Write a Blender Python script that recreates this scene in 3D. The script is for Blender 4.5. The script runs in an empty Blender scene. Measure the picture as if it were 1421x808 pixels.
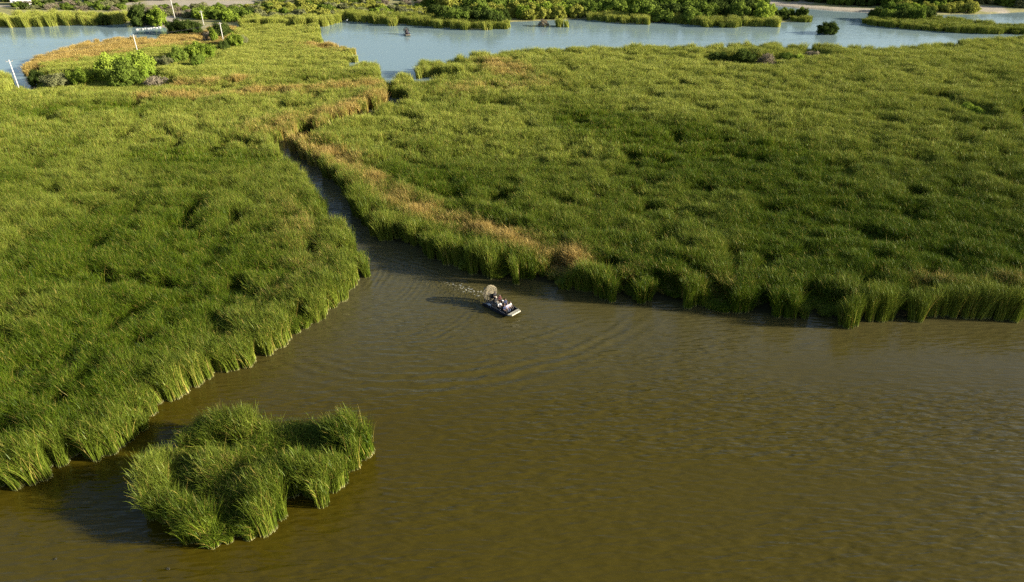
import bpy, bmesh, math, random
import numpy as np
from mathutils import Vector, Matrix, Euler

C = bpy.context.scene.collection
SC = bpy.context.scene
R = math.radians
rng = np.random.default_rng(7)
random.seed(7)

# ------------------------------------------------------------------ camera, sky, sun, exposure
CAMH = 50.0
PITCH = R(30.25)
F, CX, CY = 950.0, 710.5, 404.0
cam_d = bpy.data.cameras.new('camera')
cam = bpy.data.objects.new('camera', cam_d)
C.objects.link(cam)
cam.location = (0, 0, CAMH)
cam.rotation_euler = (R(90) - PITCH, 0, 0)
cam_d.sensor_width = 36.0
cam_d.lens = F / 1421 * 36.0
cam_d.clip_start = 0.5
cam_d.clip_end = 12000
SC.camera = cam

SUN_EL = R(17.0)
SUN_ROT = R(97.0)          # clockwise from +Y
world = bpy.data.worlds.new('World')
SC.world = world
world.use_nodes = True
wn = world.node_tree
wn.nodes.clear()
wo = wn.nodes.new('ShaderNodeOutputWorld')
wb = wn.nodes.new('ShaderNodeBackground')
sky = wn.nodes.new('ShaderNodeTexSky')
sky.sky_type = 'NISHITA'
sky.sun_disc = False
sky.sun_elevation = SUN_EL
sky.sun_rotation = SUN_ROT
sky.altitude = 0
sky.air_density = 1.0
sky.dust_density = 2.0
sky.ozone_density = 1.5
wb.inputs['Strength'].default_value = 0.07
wn.links.new(sky.outputs[0], wb.inputs[0])
wn.links.new(wb.outputs[0], wo.inputs[0])
sun_d = bpy.data.lights.new('sun', 'SUN')
sun_d.energy = 5.0
sun_d.angle = R(0.5)
sun_d.color = (1.0, 0.935, 0.79)
sun = bpy.data.objects.new('sun', sun_d)
C.objects.link(sun)
sdir = Vector((math.cos(SUN_EL) * math.sin(SUN_ROT), math.cos(SUN_EL) * math.cos(SUN_ROT), math.sin(SUN_EL)))
sun.rotation_euler = (-sdir).to_track_quat('-Z', 'Y').to_euler()
SC.view_settings.view_transform = 'Standard'
SC.view_settings.look = 'None'
SC.view_settings.exposure = 1.45
SC.view_settings.gamma = 1.0
SC.view_settings.use_curve_mapping = False
SC.render.engine = 'CYCLES'
SC.cycles.max_bounces = 6
SC.cycles.transparent_max_bounces = 4
SC.cycles.use_denoising = False

# ------------------------------------------------------------------ projection helpers
sp, cp = math.sin(PITCH), math.cos(PITCH)
def P(px, py, z=0.0):
    """photo pixel -> world point on the level z"""
    u, v = (px - CX) / F, (CY - py) / F
    dx, dy, dz = u, cp + v * sp, -sp + v * cp
    t = (z - CAMH) / dz
    return (dx * t, dy * t)
def proj(x, y, z=0.0):
    yy, zz = y, z - CAMH
    dep = yy * cp - zz * sp
    up = yy * sp + zz * cp
    return CX + F * x / dep, CY - F * up / dep
def poly(pts):
    return np.array([P(p[0], p[1], p[2] if len(p) > 2 else 0.0) for p in pts])
def inside(poly_, x, y):
    r = np.zeros(x.shape, bool)
    n = len(poly_)
    j = n - 1
    for i in range(n):
        xi, yi = poly_[i]; xj, yj = poly_[j]
        c = ((yi > y) != (yj > y))
        with np.errstate(divide='ignore', invalid='ignore'):
            xx = (xj - xi) * (y - yi) / (yj - yi) + xi
        r ^= c & (x < xx)
        j = i
    return r
def dist_line(pts, x, y):
    """distance to an open polyline, and the position 0..1 along it, and signed side"""
    best = np.full(x.shape, 1e9); along = np.zeros(x.shape); side = np.ones(x.shape)
    n = len(pts) - 1
    for i in range(n):
        ax, ay = pts[i]; bx, by = pts[i + 1]
        dx, dy = bx - ax, by - ay
        t = np.clip(((x - ax) * dx + (y - ay) * dy) / (dx * dx + dy * dy), 0, 1)
        ex, ey = x - (ax + t * dx), y - (ay + t * dy)
        d = np.hypot(ex, ey)
        m = d < best
        best = np.where(m, d, best)
        along = np.where(m, (i + t) / n, along)
        side = np.where(m, np.sign(dx * ey - dy * ex), side)
    return best, along, side
def _hash(ix, iy, s):
    h = (ix.astype(np.int64) * 374761393 + iy.astype(np.int64) * 668265263 + s * 1442695041) & 0xffffffff
    h = ((h ^ (h >> 13)) * 1274126177) & 0xffffffff
    return ((h ^ (h >> 16)) & 0xffff) / 65535.0
def vnoise(x, y, sc, seed=0):
    x = x / sc; y = y / sc
    ix, iy = np.floor(x), np.floor(y)
    fx, fy = x - ix, y - iy
    fx = fx * fx * (3 - 2 * fx); fy = fy * fy * (3 - 2 * fy)
    a = _hash(ix, iy, seed); b = _hash(ix + 1, iy, seed)
    c = _hash(ix, iy + 1, seed); d = _hash(ix + 1, iy + 1, seed)
    return (a * (1 - fx) + b * fx) * (1 - fy) + (c * (1 - fx) + d * fx) * fy
def fbm(x, y, sc, seed=0, o=3):
    s = np.zeros(x.shape); a = 1.0; t = 0
    for k in range(o):
        s += a * vnoise(x + 31 * k, y - 17 * k, sc / (2 ** k), seed + k); t += a; a *= 0.5
    return s / t

def worley(x, y, cell, seed):
    '''distance to the nearest tussock centre (in cells), the vector to it and a random number per tussock'''
    gx_, gy_ = np.floor(x / cell), np.floor(y / cell)
    best = np.full(x.shape, 1e9); vx = np.zeros(x.shape); vy = np.zeros(x.shape); rr = np.zeros(x.shape)
    for i in (-1, 0, 1):
        for j in (-1, 0, 1):
            cx_, cy_ = gx_ + i, gy_ + j
            px_ = (cx_ + 0.15 + 0.7 * _hash(cx_, cy_, seed)) * cell; py_ = (cy_ + 0.15 + 0.7 * _hash(cx_, cy_, seed + 1)) * cell
            d = np.hypot(x - px_, y - py_) / cell
            m = d < best
            best = np.where(m, d, best); vx = np.where(m, x - px_, vx); vy = np.where(m, y - py_, vy); rr = np.where(m, _hash(cx_, cy_, seed + 2), rr)
    return best, vx / cell, vy / cell, rr
def tilt_euler(spin, tx, ty):
    '''spin about z, then lean by the vector (tx, ty) in radians'''
    a = np.hypot(tx, ty) + 1e-9; ux, uy = -ty / a, tx / a
    c, s = np.cos(a), np.sin(a); k = 1 - c
    T = np.array([[c + ux * ux * k, ux * uy * k, uy * s], [ux * uy * k, c + uy * uy * k, -ux * s], [-uy * s, ux * s, c]])
    cs, ss = np.cos(spin), np.sin(spin); z = np.zeros_like(cs); o = z + 1
    S_ = np.array([[cs, -ss, z], [ss, cs, z], [z, z, o]])
    R_ = np.einsum('ijn,jkn->ikn', T, S_)
    return np.stack([np.arctan2(R_[2, 1], R_[2, 2]), -np.arcsin(np.clip(R_[2, 0], -1, 1)), np.arctan2(R_[1, 0], R_[0, 0])], 1)

# ------------------------------------------------------------------ object helpers
def link(o, parent=None, label=None, cat=None, group=None, kind=None):
    C.objects.link(o)
    if parent is not None: o.parent = parent
    if label: o['label'] = label
    if cat: o['category'] = cat
    if group: o['group'] = group
    if kind: o['kind'] = kind
    return o
def empty(name, loc, rz=0, label=None, cat=None, group=None):
    o = bpy.data.objects.new(name, None)
    o.empty_display_size = 0.3
    o.location = loc; o.rotation_euler = (0, 0, rz)
    return link(o, None, label, cat, group)
def mesh_np(name, V, faces_flat, loop_tot, mats=(), smooth=False):
    me = bpy.data.meshes.new(name)
    V = np.asarray(V, np.float32).reshape(-1, 3)
    me.vertices.add(len(V)); me.vertices.foreach_set('co', V.ravel())
    me.loops.add(len(faces_flat)); me.loops.foreach_set('vertex_index', np.asarray(faces_flat, np.int32))
    lt = np.asarray(loop_tot, np.int32)
    me.polygons.add(len(lt))
    me.polygons.foreach_set('loop_start', np.concatenate([[0], np.cumsum(lt)[:-1]]).astype(np.int32))
    me.update(calc_edges=True)
    if smooth: me.shade_smooth()
    for m in mats: me.materials.append(m)
    return me
def attr(me, name, arr, typ='FLOAT', dom='POINT'):
    a = me.attributes.new(name, typ, dom)
    key = {'FLOAT': 'value', 'INT': 'value', 'FLOAT_VECTOR': 'vector'}[typ]
    a.data.foreach_set(key, np.ascontiguousarray(arr).ravel())
def bm_obj(name, bm, mat, parent=None, smooth=False, **k):
    me = bpy.data.meshes.new(name)
    bm.to_mesh(me); bm.free()
    if smooth: me.shade_smooth()
    if mat: me.materials.append(mat)
    return link(bpy.data.objects.new(name, me), parent, **k)
def box(bm, c, s, rot=(0, 0, 0)):
    M = Matrix.Translation(c) @ Euler(rot).to_matrix().to_4x4() @ Matrix.Diagonal((s[0], s[1], s[2], 1))
    return bmesh.ops.create_cube(bm, size=1, matrix=M)['verts']
def tube(bm, a, b, r0, r1=None, seg=8):
    r1 = r0 if r1 is None else r1
    a, b = Vector(a), Vector(b)
    d = b - a
    M = Matrix.Translation((a + b) / 2) @ d.to_track_quat('Z', 'Y').to_matrix().to_4x4()
    bmesh.ops.create_cone(bm, cap_ends=True, segments=seg, radius1=r0, radius2=r1, depth=d.length, matrix=M)
def ball(bm, c, r, seg=10, scale=(1, 1, 1)):
    M = Matrix.Translation(c) @ Matrix.Diagonal((r * scale[0], r * scale[1], r * scale[2], 1))
    bmesh.ops.create_uvsphere(bm, u_segments=seg, v_segments=max(6, seg * 2 // 3), radius=1, matrix=M)
def ringpath(bm, pts, r, closed=True, seg=6):
    n = len(pts)
    for i in range(n if closed else n - 1):
        tube(bm, pts[i], pts[(i + 1) % n], r, seg=seg)

# ------------------------------------------------------------------ materials
def newmat(name):
    m = bpy.data.materials.new(name); m.use_nodes = True
    nt = m.node_tree; nt.nodes.clear()
    out = nt.nodes.new('ShaderNodeOutputMaterial')
    return m, nt, out
def N(nt, t, **k):
    n = nt.nodes.new(t)
    for a, b in k.items(): setattr(n, a, b)
    return n
def simple(name, col, rough=0.5, metal=0.0, var=0.12, scale=6.0):
    m, nt, out = newmat(name)
    b = N(nt, 'ShaderNodeBsdfPrincipled')
    b.inputs['Roughness'].default_value = rough
    b.inputs['Metallic'].default_value = metal
    tc = N(nt, 'ShaderNodeTexCoord'); no = N(nt, 'ShaderNodeTexNoise')
    no.inputs['Scale'].default_value = scale; no.inputs['Detail'].default_value = 4
    mx = N(nt, 'ShaderNodeMix', data_type='RGBA')
    mx.inputs[6].default_value = (*[c * (1 - var) for c in col], 1)
    mx.inputs[7].default_value = (*[min(1, c * (1 + var)) for c in col], 1)
    nt.links.new(tc.outputs['Object'], no.inputs['Vector'])
    nt.links.new(no.outputs[0], mx.inputs[0])
    nt.links.new(mx.outputs[2], b.inputs['Base Color'])
    nt.links.new(b.outputs[0], out.inputs[0])
    return m
def mixc(nt, fac, a, b):
    mx = N(nt, 'ShaderNodeMix', data_type='RGBA')
    for s, v in ((0, fac), (6, a), (7, b)):
        if isinstance(v, (tuple, list)): mx.inputs[s].default_value = (*v, 1)
        elif isinstance(v, (int, float)): mx.inputs[s].default_value = v
        else: nt.links.new(v, mx.inputs[s])
    return mx.outputs[2]
def mathn(nt, op, a, b=None, c=None, clamp=False):
    n = N(nt, 'ShaderNodeMath', operation=op, use_clamp=clamp)
    for i, v in enumerate((a, b, c)):
        if v is None: continue
        if isinstance(v, (int, float)): n.inputs[i].default_value = v
        else: nt.links.new(v, n.inputs[i])
    return n.outputs[0]
def attrn(nt, name, typ='GEOMETRY'):
    n = N(nt, 'ShaderNodeAttribute', attribute_name=name, attribute_type=typ)
    return n.outputs['Fac']

def reed_material():
    m, nt, out = newmat('reed')
    h = attrn(nt, 't')                # 0 root .. 1 tip
    rnd = attrn(nt, 'rnd')            # per stem
    dry = attrn(nt, 'dry', 'INSTANCER')
    tint = attrn(nt, 'tint', 'INSTANCER')
    g1 = mixc(nt, rnd, (0.014, 0.044, 0.002), (0.145, 0.195, 0.011))
    g2 = mixc(nt, rnd, (0.155, 0.195, 0.020), (0.40, 0.41, 0.080))
    g = mixc(nt, tint, g1, g2)
    # a share of stems in every stand is dead or in seed
    seed = mathn(nt, 'GREATER_THAN', mathn(nt, 'ADD', mathn(nt, 'MULTIPLY', dry, 1.1), mathn(nt, 'MULTIPLY', rnd, 0.90)), 0.86)
    brown = mixc(nt, mathn(nt, 'FRACT', mathn(nt, 'MULTIPLY', rnd, 7.3)), (0.27, 0.165, 0.036), (0.53, 0.385, 0.13))
    seedf = mathn(nt, 'MULTIPLY', seed, mathn(nt, 'ADD', 0.66, mathn(nt, 'MULTIPLY', dry, 0.32)))
    g = mixc(nt, seedf, g, brown)
    # dry pale stalk bases
    basef = mathn(nt, 'MULTIPLY', mathn(nt, 'SUBTRACT', 0.09, h, clamp=True), 9.0, clamp=True)
    g = mixc(nt, basef, g, (0.40, 0.36, 0.18))
    d = N(nt, 'ShaderNodeBsdfDiffuse'); tr = N(nt, 'ShaderNodeBsdfTranslucent')
    gl = N(nt, 'ShaderNodeBsdfGlossy'); gl.inputs['Roughness'].default_value = 0.45
    gl.inputs['Color'].default_value = (0.9, 0.95, 0.8, 1)
    nt.links.new(g, d.inputs[0]); nt.links.new(g, tr.inputs[0])
    ms = N(nt, 'ShaderNodeMixShader'); ms.inputs[0].default_value = 0.12
    nt.links.new(d.outputs[0], ms.inputs[1]); nt.links.new(tr.outputs[0], ms.inputs[2])
    m2 = N(nt, 'ShaderNodeMixShader'); m2.inputs[0].default_value = 0.012
    nt.links.new(ms.outputs[0], m2.inputs[1]); nt.links.new(gl.outputs[0], m2.inputs[2])
    nt.links.new(m2.outputs[0], out.inputs[0])
    return m
M_REED = reed_material()

def leaf_material(name, a, b, dead=None):
    m, nt, out = newmat(name)
    rnd = attrn(nt, 'rnd')
    oi = N(nt, 'ShaderNodeObjectInfo')
    f = mathn(nt, 'ADD', mathn(nt, 'MULTIPLY', rnd, 0.7), mathn(nt, 'MULTIPLY', oi.outputs['Random'], 0.3))
    g = mixc(nt, f, a, b)
    d = N(nt, 'ShaderNodeBsdfDiffuse'); tr = N(nt, 'ShaderNodeBsdfTranslucent')
    nt.links.new(g, d.inputs[0]); nt.links.new(g, tr.inputs[0])
    ms = N(nt, 'ShaderNodeMixShader'); ms.inputs[0].default_value = 0.22
    nt.links.new(d.outputs[0], ms.inputs[1]); nt.links.new(tr.outputs[0], ms.inputs[2])
    nt.links.new(ms.outputs[0], out.inputs[0])
    return m
M_LEAF = {
    'dark': leaf_material('leaf_dark', (0.030, 0.050, 0.010), (0.085, 0.115, 0.025)),
    'green': leaf_material('leaf_green', (0.065, 0.108, 0.014), (0.21, 0.265, 0.045)),
    'bright': leaf_material('leaf_bright', (0.11, 0.17, 0.018), (0.33, 0.40, 0.055)),
    'yellow': leaf_material('leaf_yellow', (0.15, 0.17, 0.026), (0.40, 0.39, 0.075)),
    'dead': leaf_material('twigs_dead', (0.14, 0.11, 0.07), (0.32, 0.27, 0.19)),
    'sage': leaf_material('leaf_sage', (0.11, 0.12, 0.045), (0.26, 0.26, 0.12)),
}
M_BARK = simple('bark', (0.16, 0.12, 0.08), 0.9)

def water_material():
    m, nt, out = newmat('water')
    b = N(nt, 'ShaderNodeBsdfPrincipled')
    b.inputs['Roughness'].default_value = 0.06
    b.inputs['IOR'].default_value = 1.33
    geo = N(nt, 'ShaderNodeNewGeometry')
    # silty brown clouds: the colour of the water itself
    n0 = N(nt, 'ShaderNodeTexNoise'); n0.inputs['Scale'].default_value = 0.02; n0.inputs['Detail'].default_value = 3
    nt.links.new(geo.outputs['Position'], n0.inputs['Vector'])
    col = mixc(nt, n0.outputs[0], (0.041, 0.030, 0.0016), (0.060, 0.047, 0.0045))
    col = mixc(nt, attrn(nt, 'far_sheen'), col, (0.190, 0.260, 0.262))  # bright sky reflection on the far water, painted into its base colour
    col = mixc(nt, attrn(nt, 'mid_sheen'), col, (0.082, 0.077, 0.042))  # grey sky sheen of the middle water, painted as colour
    # foam flecks churned up behind the boat
    nf = N(nt, 'ShaderNodeTexNoise'); nf.inputs['Scale'].default_value = 2.6; nf.inputs['Detail'].default_value = 5
    nt.links.new(geo.outputs['Position'], nf.inputs['Vector'])
    ff = mathn(nt, 'MULTIPLY', mathn(nt, 'SUBTRACT', mathn(nt, 'MULTIPLY', nf.outputs[0], attrn(nt, 'foam')), 0.53, clamp=True), 9.0, clamp=True)
    col = mixc(nt, ff, col, (0.42, 0.41, 0.34))
    nt.links.new(col, b.inputs['Base Color'])
    # wind ripples: crests run obliquely away to the right
    def ripple(rot, sx, sy, scale, detail, dist):
        mp = N(nt, 'ShaderNodeMapping')
        mp.inputs['Rotation'].default_value = (0, 0, rot)
        mp.inputs['Scale'].default_value = (sx, sy, 1)
        nt.links.new(geo.outputs['Position'], mp.inputs['Vector'])
        t = N(nt, 'ShaderNodeTexNoise')
        t.inputs['Scale'].default_value = scale; t.inputs['Detail'].default_value = detail
        t.inputs['Distortion'].default_value = dist
        nt.links.new(mp.outputs[0], t.inputs['Vector'])
        return t.outputs[0]
    r1 = ripple(R(-28), 0.42, 1.75, 1.0, 1.2, 0.2)
    r2 = ripple(R(-20), 0.7, 2.2, 1.4, 1.0, 0.4)
    gust = ripple(R(-15), 0.02, 0.06, 1.0, 3.0, 1.0)
    gustf = mathn(nt, 'MULTIPLY', mathn(nt, 'SUBTRACT', gust, 0.30, clamp=True), 3.2, clamp=True)
    r3 = ripple(R(-50), 0.10, 0.22, 0.6, 2.0, 0.0)
    hh = mathn(nt, 'MULTIPLY', mathn(nt, 'ADD', mathn(nt, 'MULTIPLY', r1, 0.27), mathn(nt, 'MULTIPLY', r2, 0.05)), mathn(nt, 'ADD', mathn(nt, 'MULTIPLY', gustf, 0.8), 0.25))
    hh = mathn(nt, 'ADD', hh, mathn(nt, 'MULTIPLY', r3, 0.15))
    nc = N(nt, 'ShaderNodeTexNoise'); nc.inputs['Scale'].default_value = 1.6; nc.inputs['Detail'].default_value = 3
    nc.inputs['Distortion'].default_value = 1.0
    nt.links.new(geo.outputs['Position'], nc.inputs['Vector'])
    hh = mathn(nt, 'ADD', hh, mathn(nt, 'MULTIPLY', mathn(nt, 'MULTIPLY', nc.outputs[0], attrn(nt, 'churn')), 0.28))
    bu = N(nt, 'ShaderNodeBump'); bu.inputs['Distance'].default_value = 1.0; nt.links.new(mathn(nt, 'SUBTRACT', 0.9, mathn(nt, 'MULTIPLY', attrn(nt, 'far_sheen'), 0.72)), bu.inputs['Strength'])
    nt.links.new(hh, bu.inputs['Height']); nt.links.new(bu.outputs[0], b.inputs['Normal'])
    nt.links.new(b.outputs[0], out.inputs[0])
    return m
M_WATER = water_material()

def ground_material():
    m, nt, out = newmat('ground')
    b = N(nt, 'ShaderNodeBsdfPrincipled'); b.inputs['Roughness'].default_value = 0.95
    b.inputs['Specular IOR Level'].default_value = 0.1
    geo = N(nt, 'ShaderNodeNewGeometry')
    def nz(s, d=4):
        t = N(nt, 'ShaderNodeTexNoise'); t.inputs['Scale'].default_value = s; t.inputs['Detail'].default_value = d
        nt.links.new(geo.outputs['Position'], t.inputs['Vector']); return t.outputs[0]
    mud = mixc(nt, nz(0.6), (0.018, 0.018, 0.008), (0.04, 0.036, 0.015))
    sand = mixc(nt, nz(0.25), (0.30, 0.255, 0.185), (0.42, 0.365, 0.27))
    scrub = mixc(nt, nz(0.4), (0.16, 0.17, 0.055), (0.36, 0.31, 0.15))
    pf = mathn(nt, 'MULTIPLY', mathn(nt, 'SUBTRACT', nz(0.07, 5), 0.34, clamp=True), 12.0, clamp=True)
    patchy = mixc(nt, pf, sand, scrub)
    col = mixc(nt, attrn(nt, 'dryland'), mud, patchy)
    col = mixc(nt, attrn(nt, 'sand'), col, sand)
    nt.links.new(col, b.inputs['Base Color'])
    bu = N(nt, 'ShaderNodeBump'); bu.inputs['Strength'].default_value = 0.5; bu.inputs['Distance'].default_value = 0.3
    nt.links.new(nz(1.5), bu.inputs['Height']); nt.links.new(bu.outputs[0], b.inputs['Normal'])
    nt.links.new(b.outputs[0], out.inputs[0])
    return m
M_GROUND = ground_material()

# ------------------------------------------------------------------ the outlines of land and water (base lines, photo pixels -> ground)
Z = 3.6
BED_L = poly([(-420, 770), (-200, 720), (-60, 692), (0, 682), (35, 679), (70, 655), (100, 632), (135, 640), (175, 615), (205, 590), (226, 560),
              (262, 548), (300, 520), (340, 510), (385, 482), (430, 452), (468, 428), (490, 400), (507, 380),
              (507, 347, Z), (486, 318, Z), (459, 290, Z), (436, 256, Z), (405, 222, Z), (385, 199, Z), (374, 192, Z), (374, 182, Z),
              (400, 174.5, Z), (430, 166, Z), (480, 150.5, Z), (516, 137, Z), (532, 127, Z), (544, 130), (529, 117), (525, 104), (512, 96), (486, 85, Z), (480, 80, Z),
              (500, 76), (504, 71), (497, 64, Z), (470, 56, Z), (446, 52, Z), (441, 48), (441, 40), (330, 40), (326, 60, 1),
              (230, 66), (120, 84), (60, 100), (62, 118), (40, 128), (0, 150), (-200, 190), (-500, 300)])
BED_R = poly([(406, 203), (436, 231), (468, 256), (494, 283), (492, 298), (516, 324), (538, 340), (564, 344), (577, 353), (607, 362),
              (634, 374), (690, 390), (740, 398), (800, 403), (870, 421), (930, 424), (1000, 432), (1050, 441), (1110, 443), (1135, 438), (1150, 446), (1170, 453),
              (1260, 449), (1340, 446), (1421, 441), (1600, 438), (1900, 430), (2100, 300), (1900, 60),
              (1700, 40, Z), (1421, 48, Z), (1370, 51, Z), (1320, 54, Z), (1300, 57, Z), (1280, 62, Z), (1220, 63, Z), (1160, 62, Z),
              (1110, 57, Z), (1060, 56, Z), (1000, 58, Z), (950, 60, Z), (880, 62, Z), (830, 62, Z), (770, 64, Z), (710, 67, Z), (680, 71, Z),
              (640, 75, Z), (600, 82, Z), (560, 93, Z), (560, 108), (600, 109), (642, 110), (644, 119), (600, 123), (572, 122), (556, 116), (549, 120), (548, 136), (566, 138), (574, 134, Z), (566, 138, Z),
              (540, 142, Z), (520, 152, Z), (470, 167, Z), (420, 183, Z), (404, 189, Z)])
POND_R = poly([(1404, 160), (1700, 158), (1700, 212), (1430, 204), (1408, 196)])
ISLE = poly([(214, 716), (204, 694), (206, 672), (230, 648), (252, 622), (290, 604), (335, 602), (372, 606), (400, 603), (450, 604), (492, 610), (511, 622), (508, 640),
             (490, 655), (470, 672), (440, 690), (434, 700), (420, 688), (402, 698), (396, 718), (372, 736), (330, 746), (290, 762), (268, 752), (240, 736)])
LAGOON = poly([(-500, 60), (-100, 42), (0, 39), (60, 37), (130, 35), (165, 33), (185, 38), (220, 38), (226, 50), (215, 53, 2), (160, 52, 2), (120, 56, 2), (75, 71, 2),
               (50, 76, 2), (36, 90, 2), (28, 108), (46, 116), (44, 124), (20, 124), (12, 110), (-30, 112), (-500, 190)])
FARSHORE = [(2400, -20), (1900, 4), (1500, 14), (1421, 17), (1370, 20), (1300, 21), (1262, 22), (1215, 19), (1150, 15), (1100, 11), (1062, 7), (1040, 5),
            (1035, 14), (1062, 20), (1110, 19), (1128, 27), (1126, 31), (1088, 31), (1087, 37), (1030, 38), (960, 35), (930, 33), (905, 31), (903, 34), (860, 33), (818, 28), (800, 27),
            (745, 30), (712, 31), (707, 41), (650, 42), (602, 38), (598, 36), (552, 34), (500, 31), (478, 28), (473, 31), (441, 38), (441, 41), (330, 42)]
FAR = poly(FARSHORE + [(300, 50), (228, 62), (226, 40), (185, 38), (165, 33), (130, 35), (60, 37), (0, 39), (-200, 44), (-700, 55)])
FAR = np.vstack([FAR, [[-3500, FAR[-1][1]], [-3500, 5000], [3500, 5000], [3500, FAR[0][1]]]])
SPIT = poly([(1197, 33), (1215, 36), (1250, 40), (1330, 46), (1421, 48.5), (1560, 50), (1560, 42), (1421, 43), (1380, 38), (1330, 32), (1290, 30), (1250, 28), (1200, 27)])

def land_mask(x, y):
    m = inside(BED_L, x, y) | inside(BED_R, x, y) | inside(ISLE, x, y) | inside(FAR, x, y) | inside(SPIT, x, y) | inside(TAN, x, y)
    return m & ~inside(POND_R, x, y) & ~inside(LAGOON, x, y)
TAN = poly([(36, 90, 2), (50, 76, 2), (75, 71, 2), (120, 56, 2), (160, 52, 2), (215, 53, 2), (226, 50), (330, 42), (326, 66), (230, 70), (120, 88), (60, 104), (44, 108)])
SHADE_L = poly([(-30, 112), (12, 110), (20, 124), (0, 134), (-30, 140)])

# ground: ONE sheet with lake bed and land
def lines(a, b, c, d, fine, mid_, coarse):
    def seg(p, q, n): return list(np.linspace(p, q, n, endpoint=False))
    return np.array(seg(-a[0], -b[0], coarse) + seg(-b[0], b[1], fine) + seg(b[1], a[1], coarse) + [a[1]])
gx = lines((3500, 3500), (330, 330), 0, 0, 331, 0, 14)
gy = np.array(list(np.linspace(-300, 30, 8, endpoint=False)) + list(np.arange(30, 440, 1.5)) + list(np.linspace(440, 5000, 16)))
GX, GY = np.meshgrid(gx, gy)
lm = land_mask(GX, GY).astype(float)
for _ in range(2):
    q = np.pad(lm, 1, mode='edge')
    lm = (q[1:-1, 1:-1] * 2 + q[:-2, 1:-1] + q[2:, 1:-1] + q[1:-1, :-2] + q[1:-1, 2:]) / 6
GZ = -1.1 + lm * 1.35 + (fbm(GX, GY, 14, 3) - 0.5) * 0.25
farm = inside(FAR, GX, GY)
GZ = GZ + np.where(farm, np.clip((GY - 330) / 60, 0, 1) * 0.5, 0)
def grid_faces(nx, ny):
    i = np.arange(nx - 1)[None, :] + nx * np.arange(ny - 1)[:, None]
    return np.stack([i, i + 1, i + 1 + nx, i + nx], -1).reshape(-1)
gme = mesh_np('ground', np.stack([GX, GY, GZ], -1), grid_faces(len(gx), len(gy)), np.full((len(gx) - 1) * (len(gy) - 1), 4), [M_GROUND], True)
attr(gme, 'dryland', (farm * np.clip((lm - 0.2) * 1.5, 0, 1)).ravel().astype(np.float32))
SANDS = [poly([(1040, -2), (1062, 9), (1100, 13), (1150, 17), (1215, 21), (1245, 23), (1215, 14), (1150, 11), (1100, 7), (1062, 1)]),
         poly([(205, 9), (260, 10), (345, 8.5), (370, 6), (370, 3), (240, 2), (200, 3)]), poly([(95, 9), (168, 13), (170, 9), (110, 6)]),
         poly([(1335, 15), (1400, 19), (1392, 11), (1345, 9)]), poly([(-20, 12), (45, 12), (45, 9), (-20, 9)]),
         poly([(186, 40), (226, 40), (250, 30), (236, 18), (210, 30)]), poly([(345, 9), (368, 8), (368, 3), (345, 3)])]
sm = np.zeros(GX.shape)
for s in SANDS: sm = np.maximum(sm, inside(s, GX, GY))
attr(gme, 'sand', sm.ravel().astype(np.float32))
ground = link(bpy.data.objects.new('ground', gme), kind='structure')

# ------------------------------------------------------------------ water: one sheet, real waves near the boat
wx = np.array(list(np.linspace(-3500, -320, 10, endpoint=False)) + list(np.linspace(-320, -48, 30, endpoint=False)) + list(np.arange(-48, 34, 0.22)) + list(np.linspace(34, 320, 30)) + list(np.linspace(420, 3500, 8)))
wy = np.array(list(np.linspace(-300, 40, 8, endpoint=False)) + list(np.arange(40, 60, 1.0)) + list(np.arange(60, 112, 0.22)) + list(np.arange(112, 420, 7)) + list(np.linspace(440, 5000, 14)))
WX, WY = np.meshgrid(wx, wy)
WZ = np.zeros(WX.shape)
def train(pts, lam, width, amp, seed, taper=(0.25, 0.25), asym=0.0):
    global WZ
    l = poly(pts)
    for _ in range(3):      # chaikin
        q = [l[0]]
        for a, b in zip(l[:-1], l[1:]): q += [a * .75 + b * .25, a * .25 + b * .75]
        l = np.array(q + [l[-1]])
    m = (WX > -50) & (WX < 36) & (WY > 58) & (WY < 114)
    x, y = WX[m], WY[m]
    d, al, sd = dist_line(l, x, y)
    s = d * sd
    env = np.exp(-((s - asym) / width) ** 2) * np.clip(al / taper[0], 0, 1) * np.clip((1 - al) / taper[1], 0, 1)
    wob = fbm(x, y, 4.0, seed) * 5.0
    WZ[m] += 1.7 * amp * env * np.cos(2 * np.pi * (s / lam) + wob) * (0.6 + 0.8 * fbm(x, y, 5, seed + 9))
train([(395, 498), (480, 524), (580, 531), (680, 520), (780, 497), (860, 462), (905, 432)], 1.8, 2.6, 0.050, 1, (0.3, 0.5))
train([(420, 500), (520, 509), (620, 508), (720, 494), (800, 470), (850, 444)], 1.4, 2.2, 0.026, 2, (0.3, 0.5))
train([(470, 478), (580, 486), (680, 480), (760, 462), (820, 440)], 1.2, 1.8, 0.020, 4)
train([(512, 352), (545, 362), (575, 372), (620, 384), (670, 402)], 1.1, 1.6, 0.034, 5)
train([(518, 346), (530, 360), (532, 380), (515, 402)], 0.95, 2.6, 0.015, 6)
train([(560, 358), (578, 375), (580, 396), (556, 420)], 0.9, 2.6, 0.012, 7)
train([(722, 430), (760, 426), (820, 424), (880, 428)], 0.9, 2.0, 0.016, 10)
train([(655, 432), (640, 450), (600, 470), (540, 480)], 1.0, 1.8, 0.016, 11)
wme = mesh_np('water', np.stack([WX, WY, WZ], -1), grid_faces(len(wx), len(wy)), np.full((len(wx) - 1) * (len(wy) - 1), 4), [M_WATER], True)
track = poly([(668, 408), (640, 400), (612, 390), (590, 380)])
dt, al, _ = dist_line(track, WX, WY)
foam = np.exp(-(dt / 2.6) ** 2) * np.clip(1.12 - al * 0.35, 0, 1)
attr(wme, 'foam', foam.ravel().astype(np.float32))
track2 = poly([(680, 420), (640, 404), (600, 385), (560, 366), (520, 345), (500, 325)])
dt2, al2, _ = dist_line(track2, WX, WY)
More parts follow.
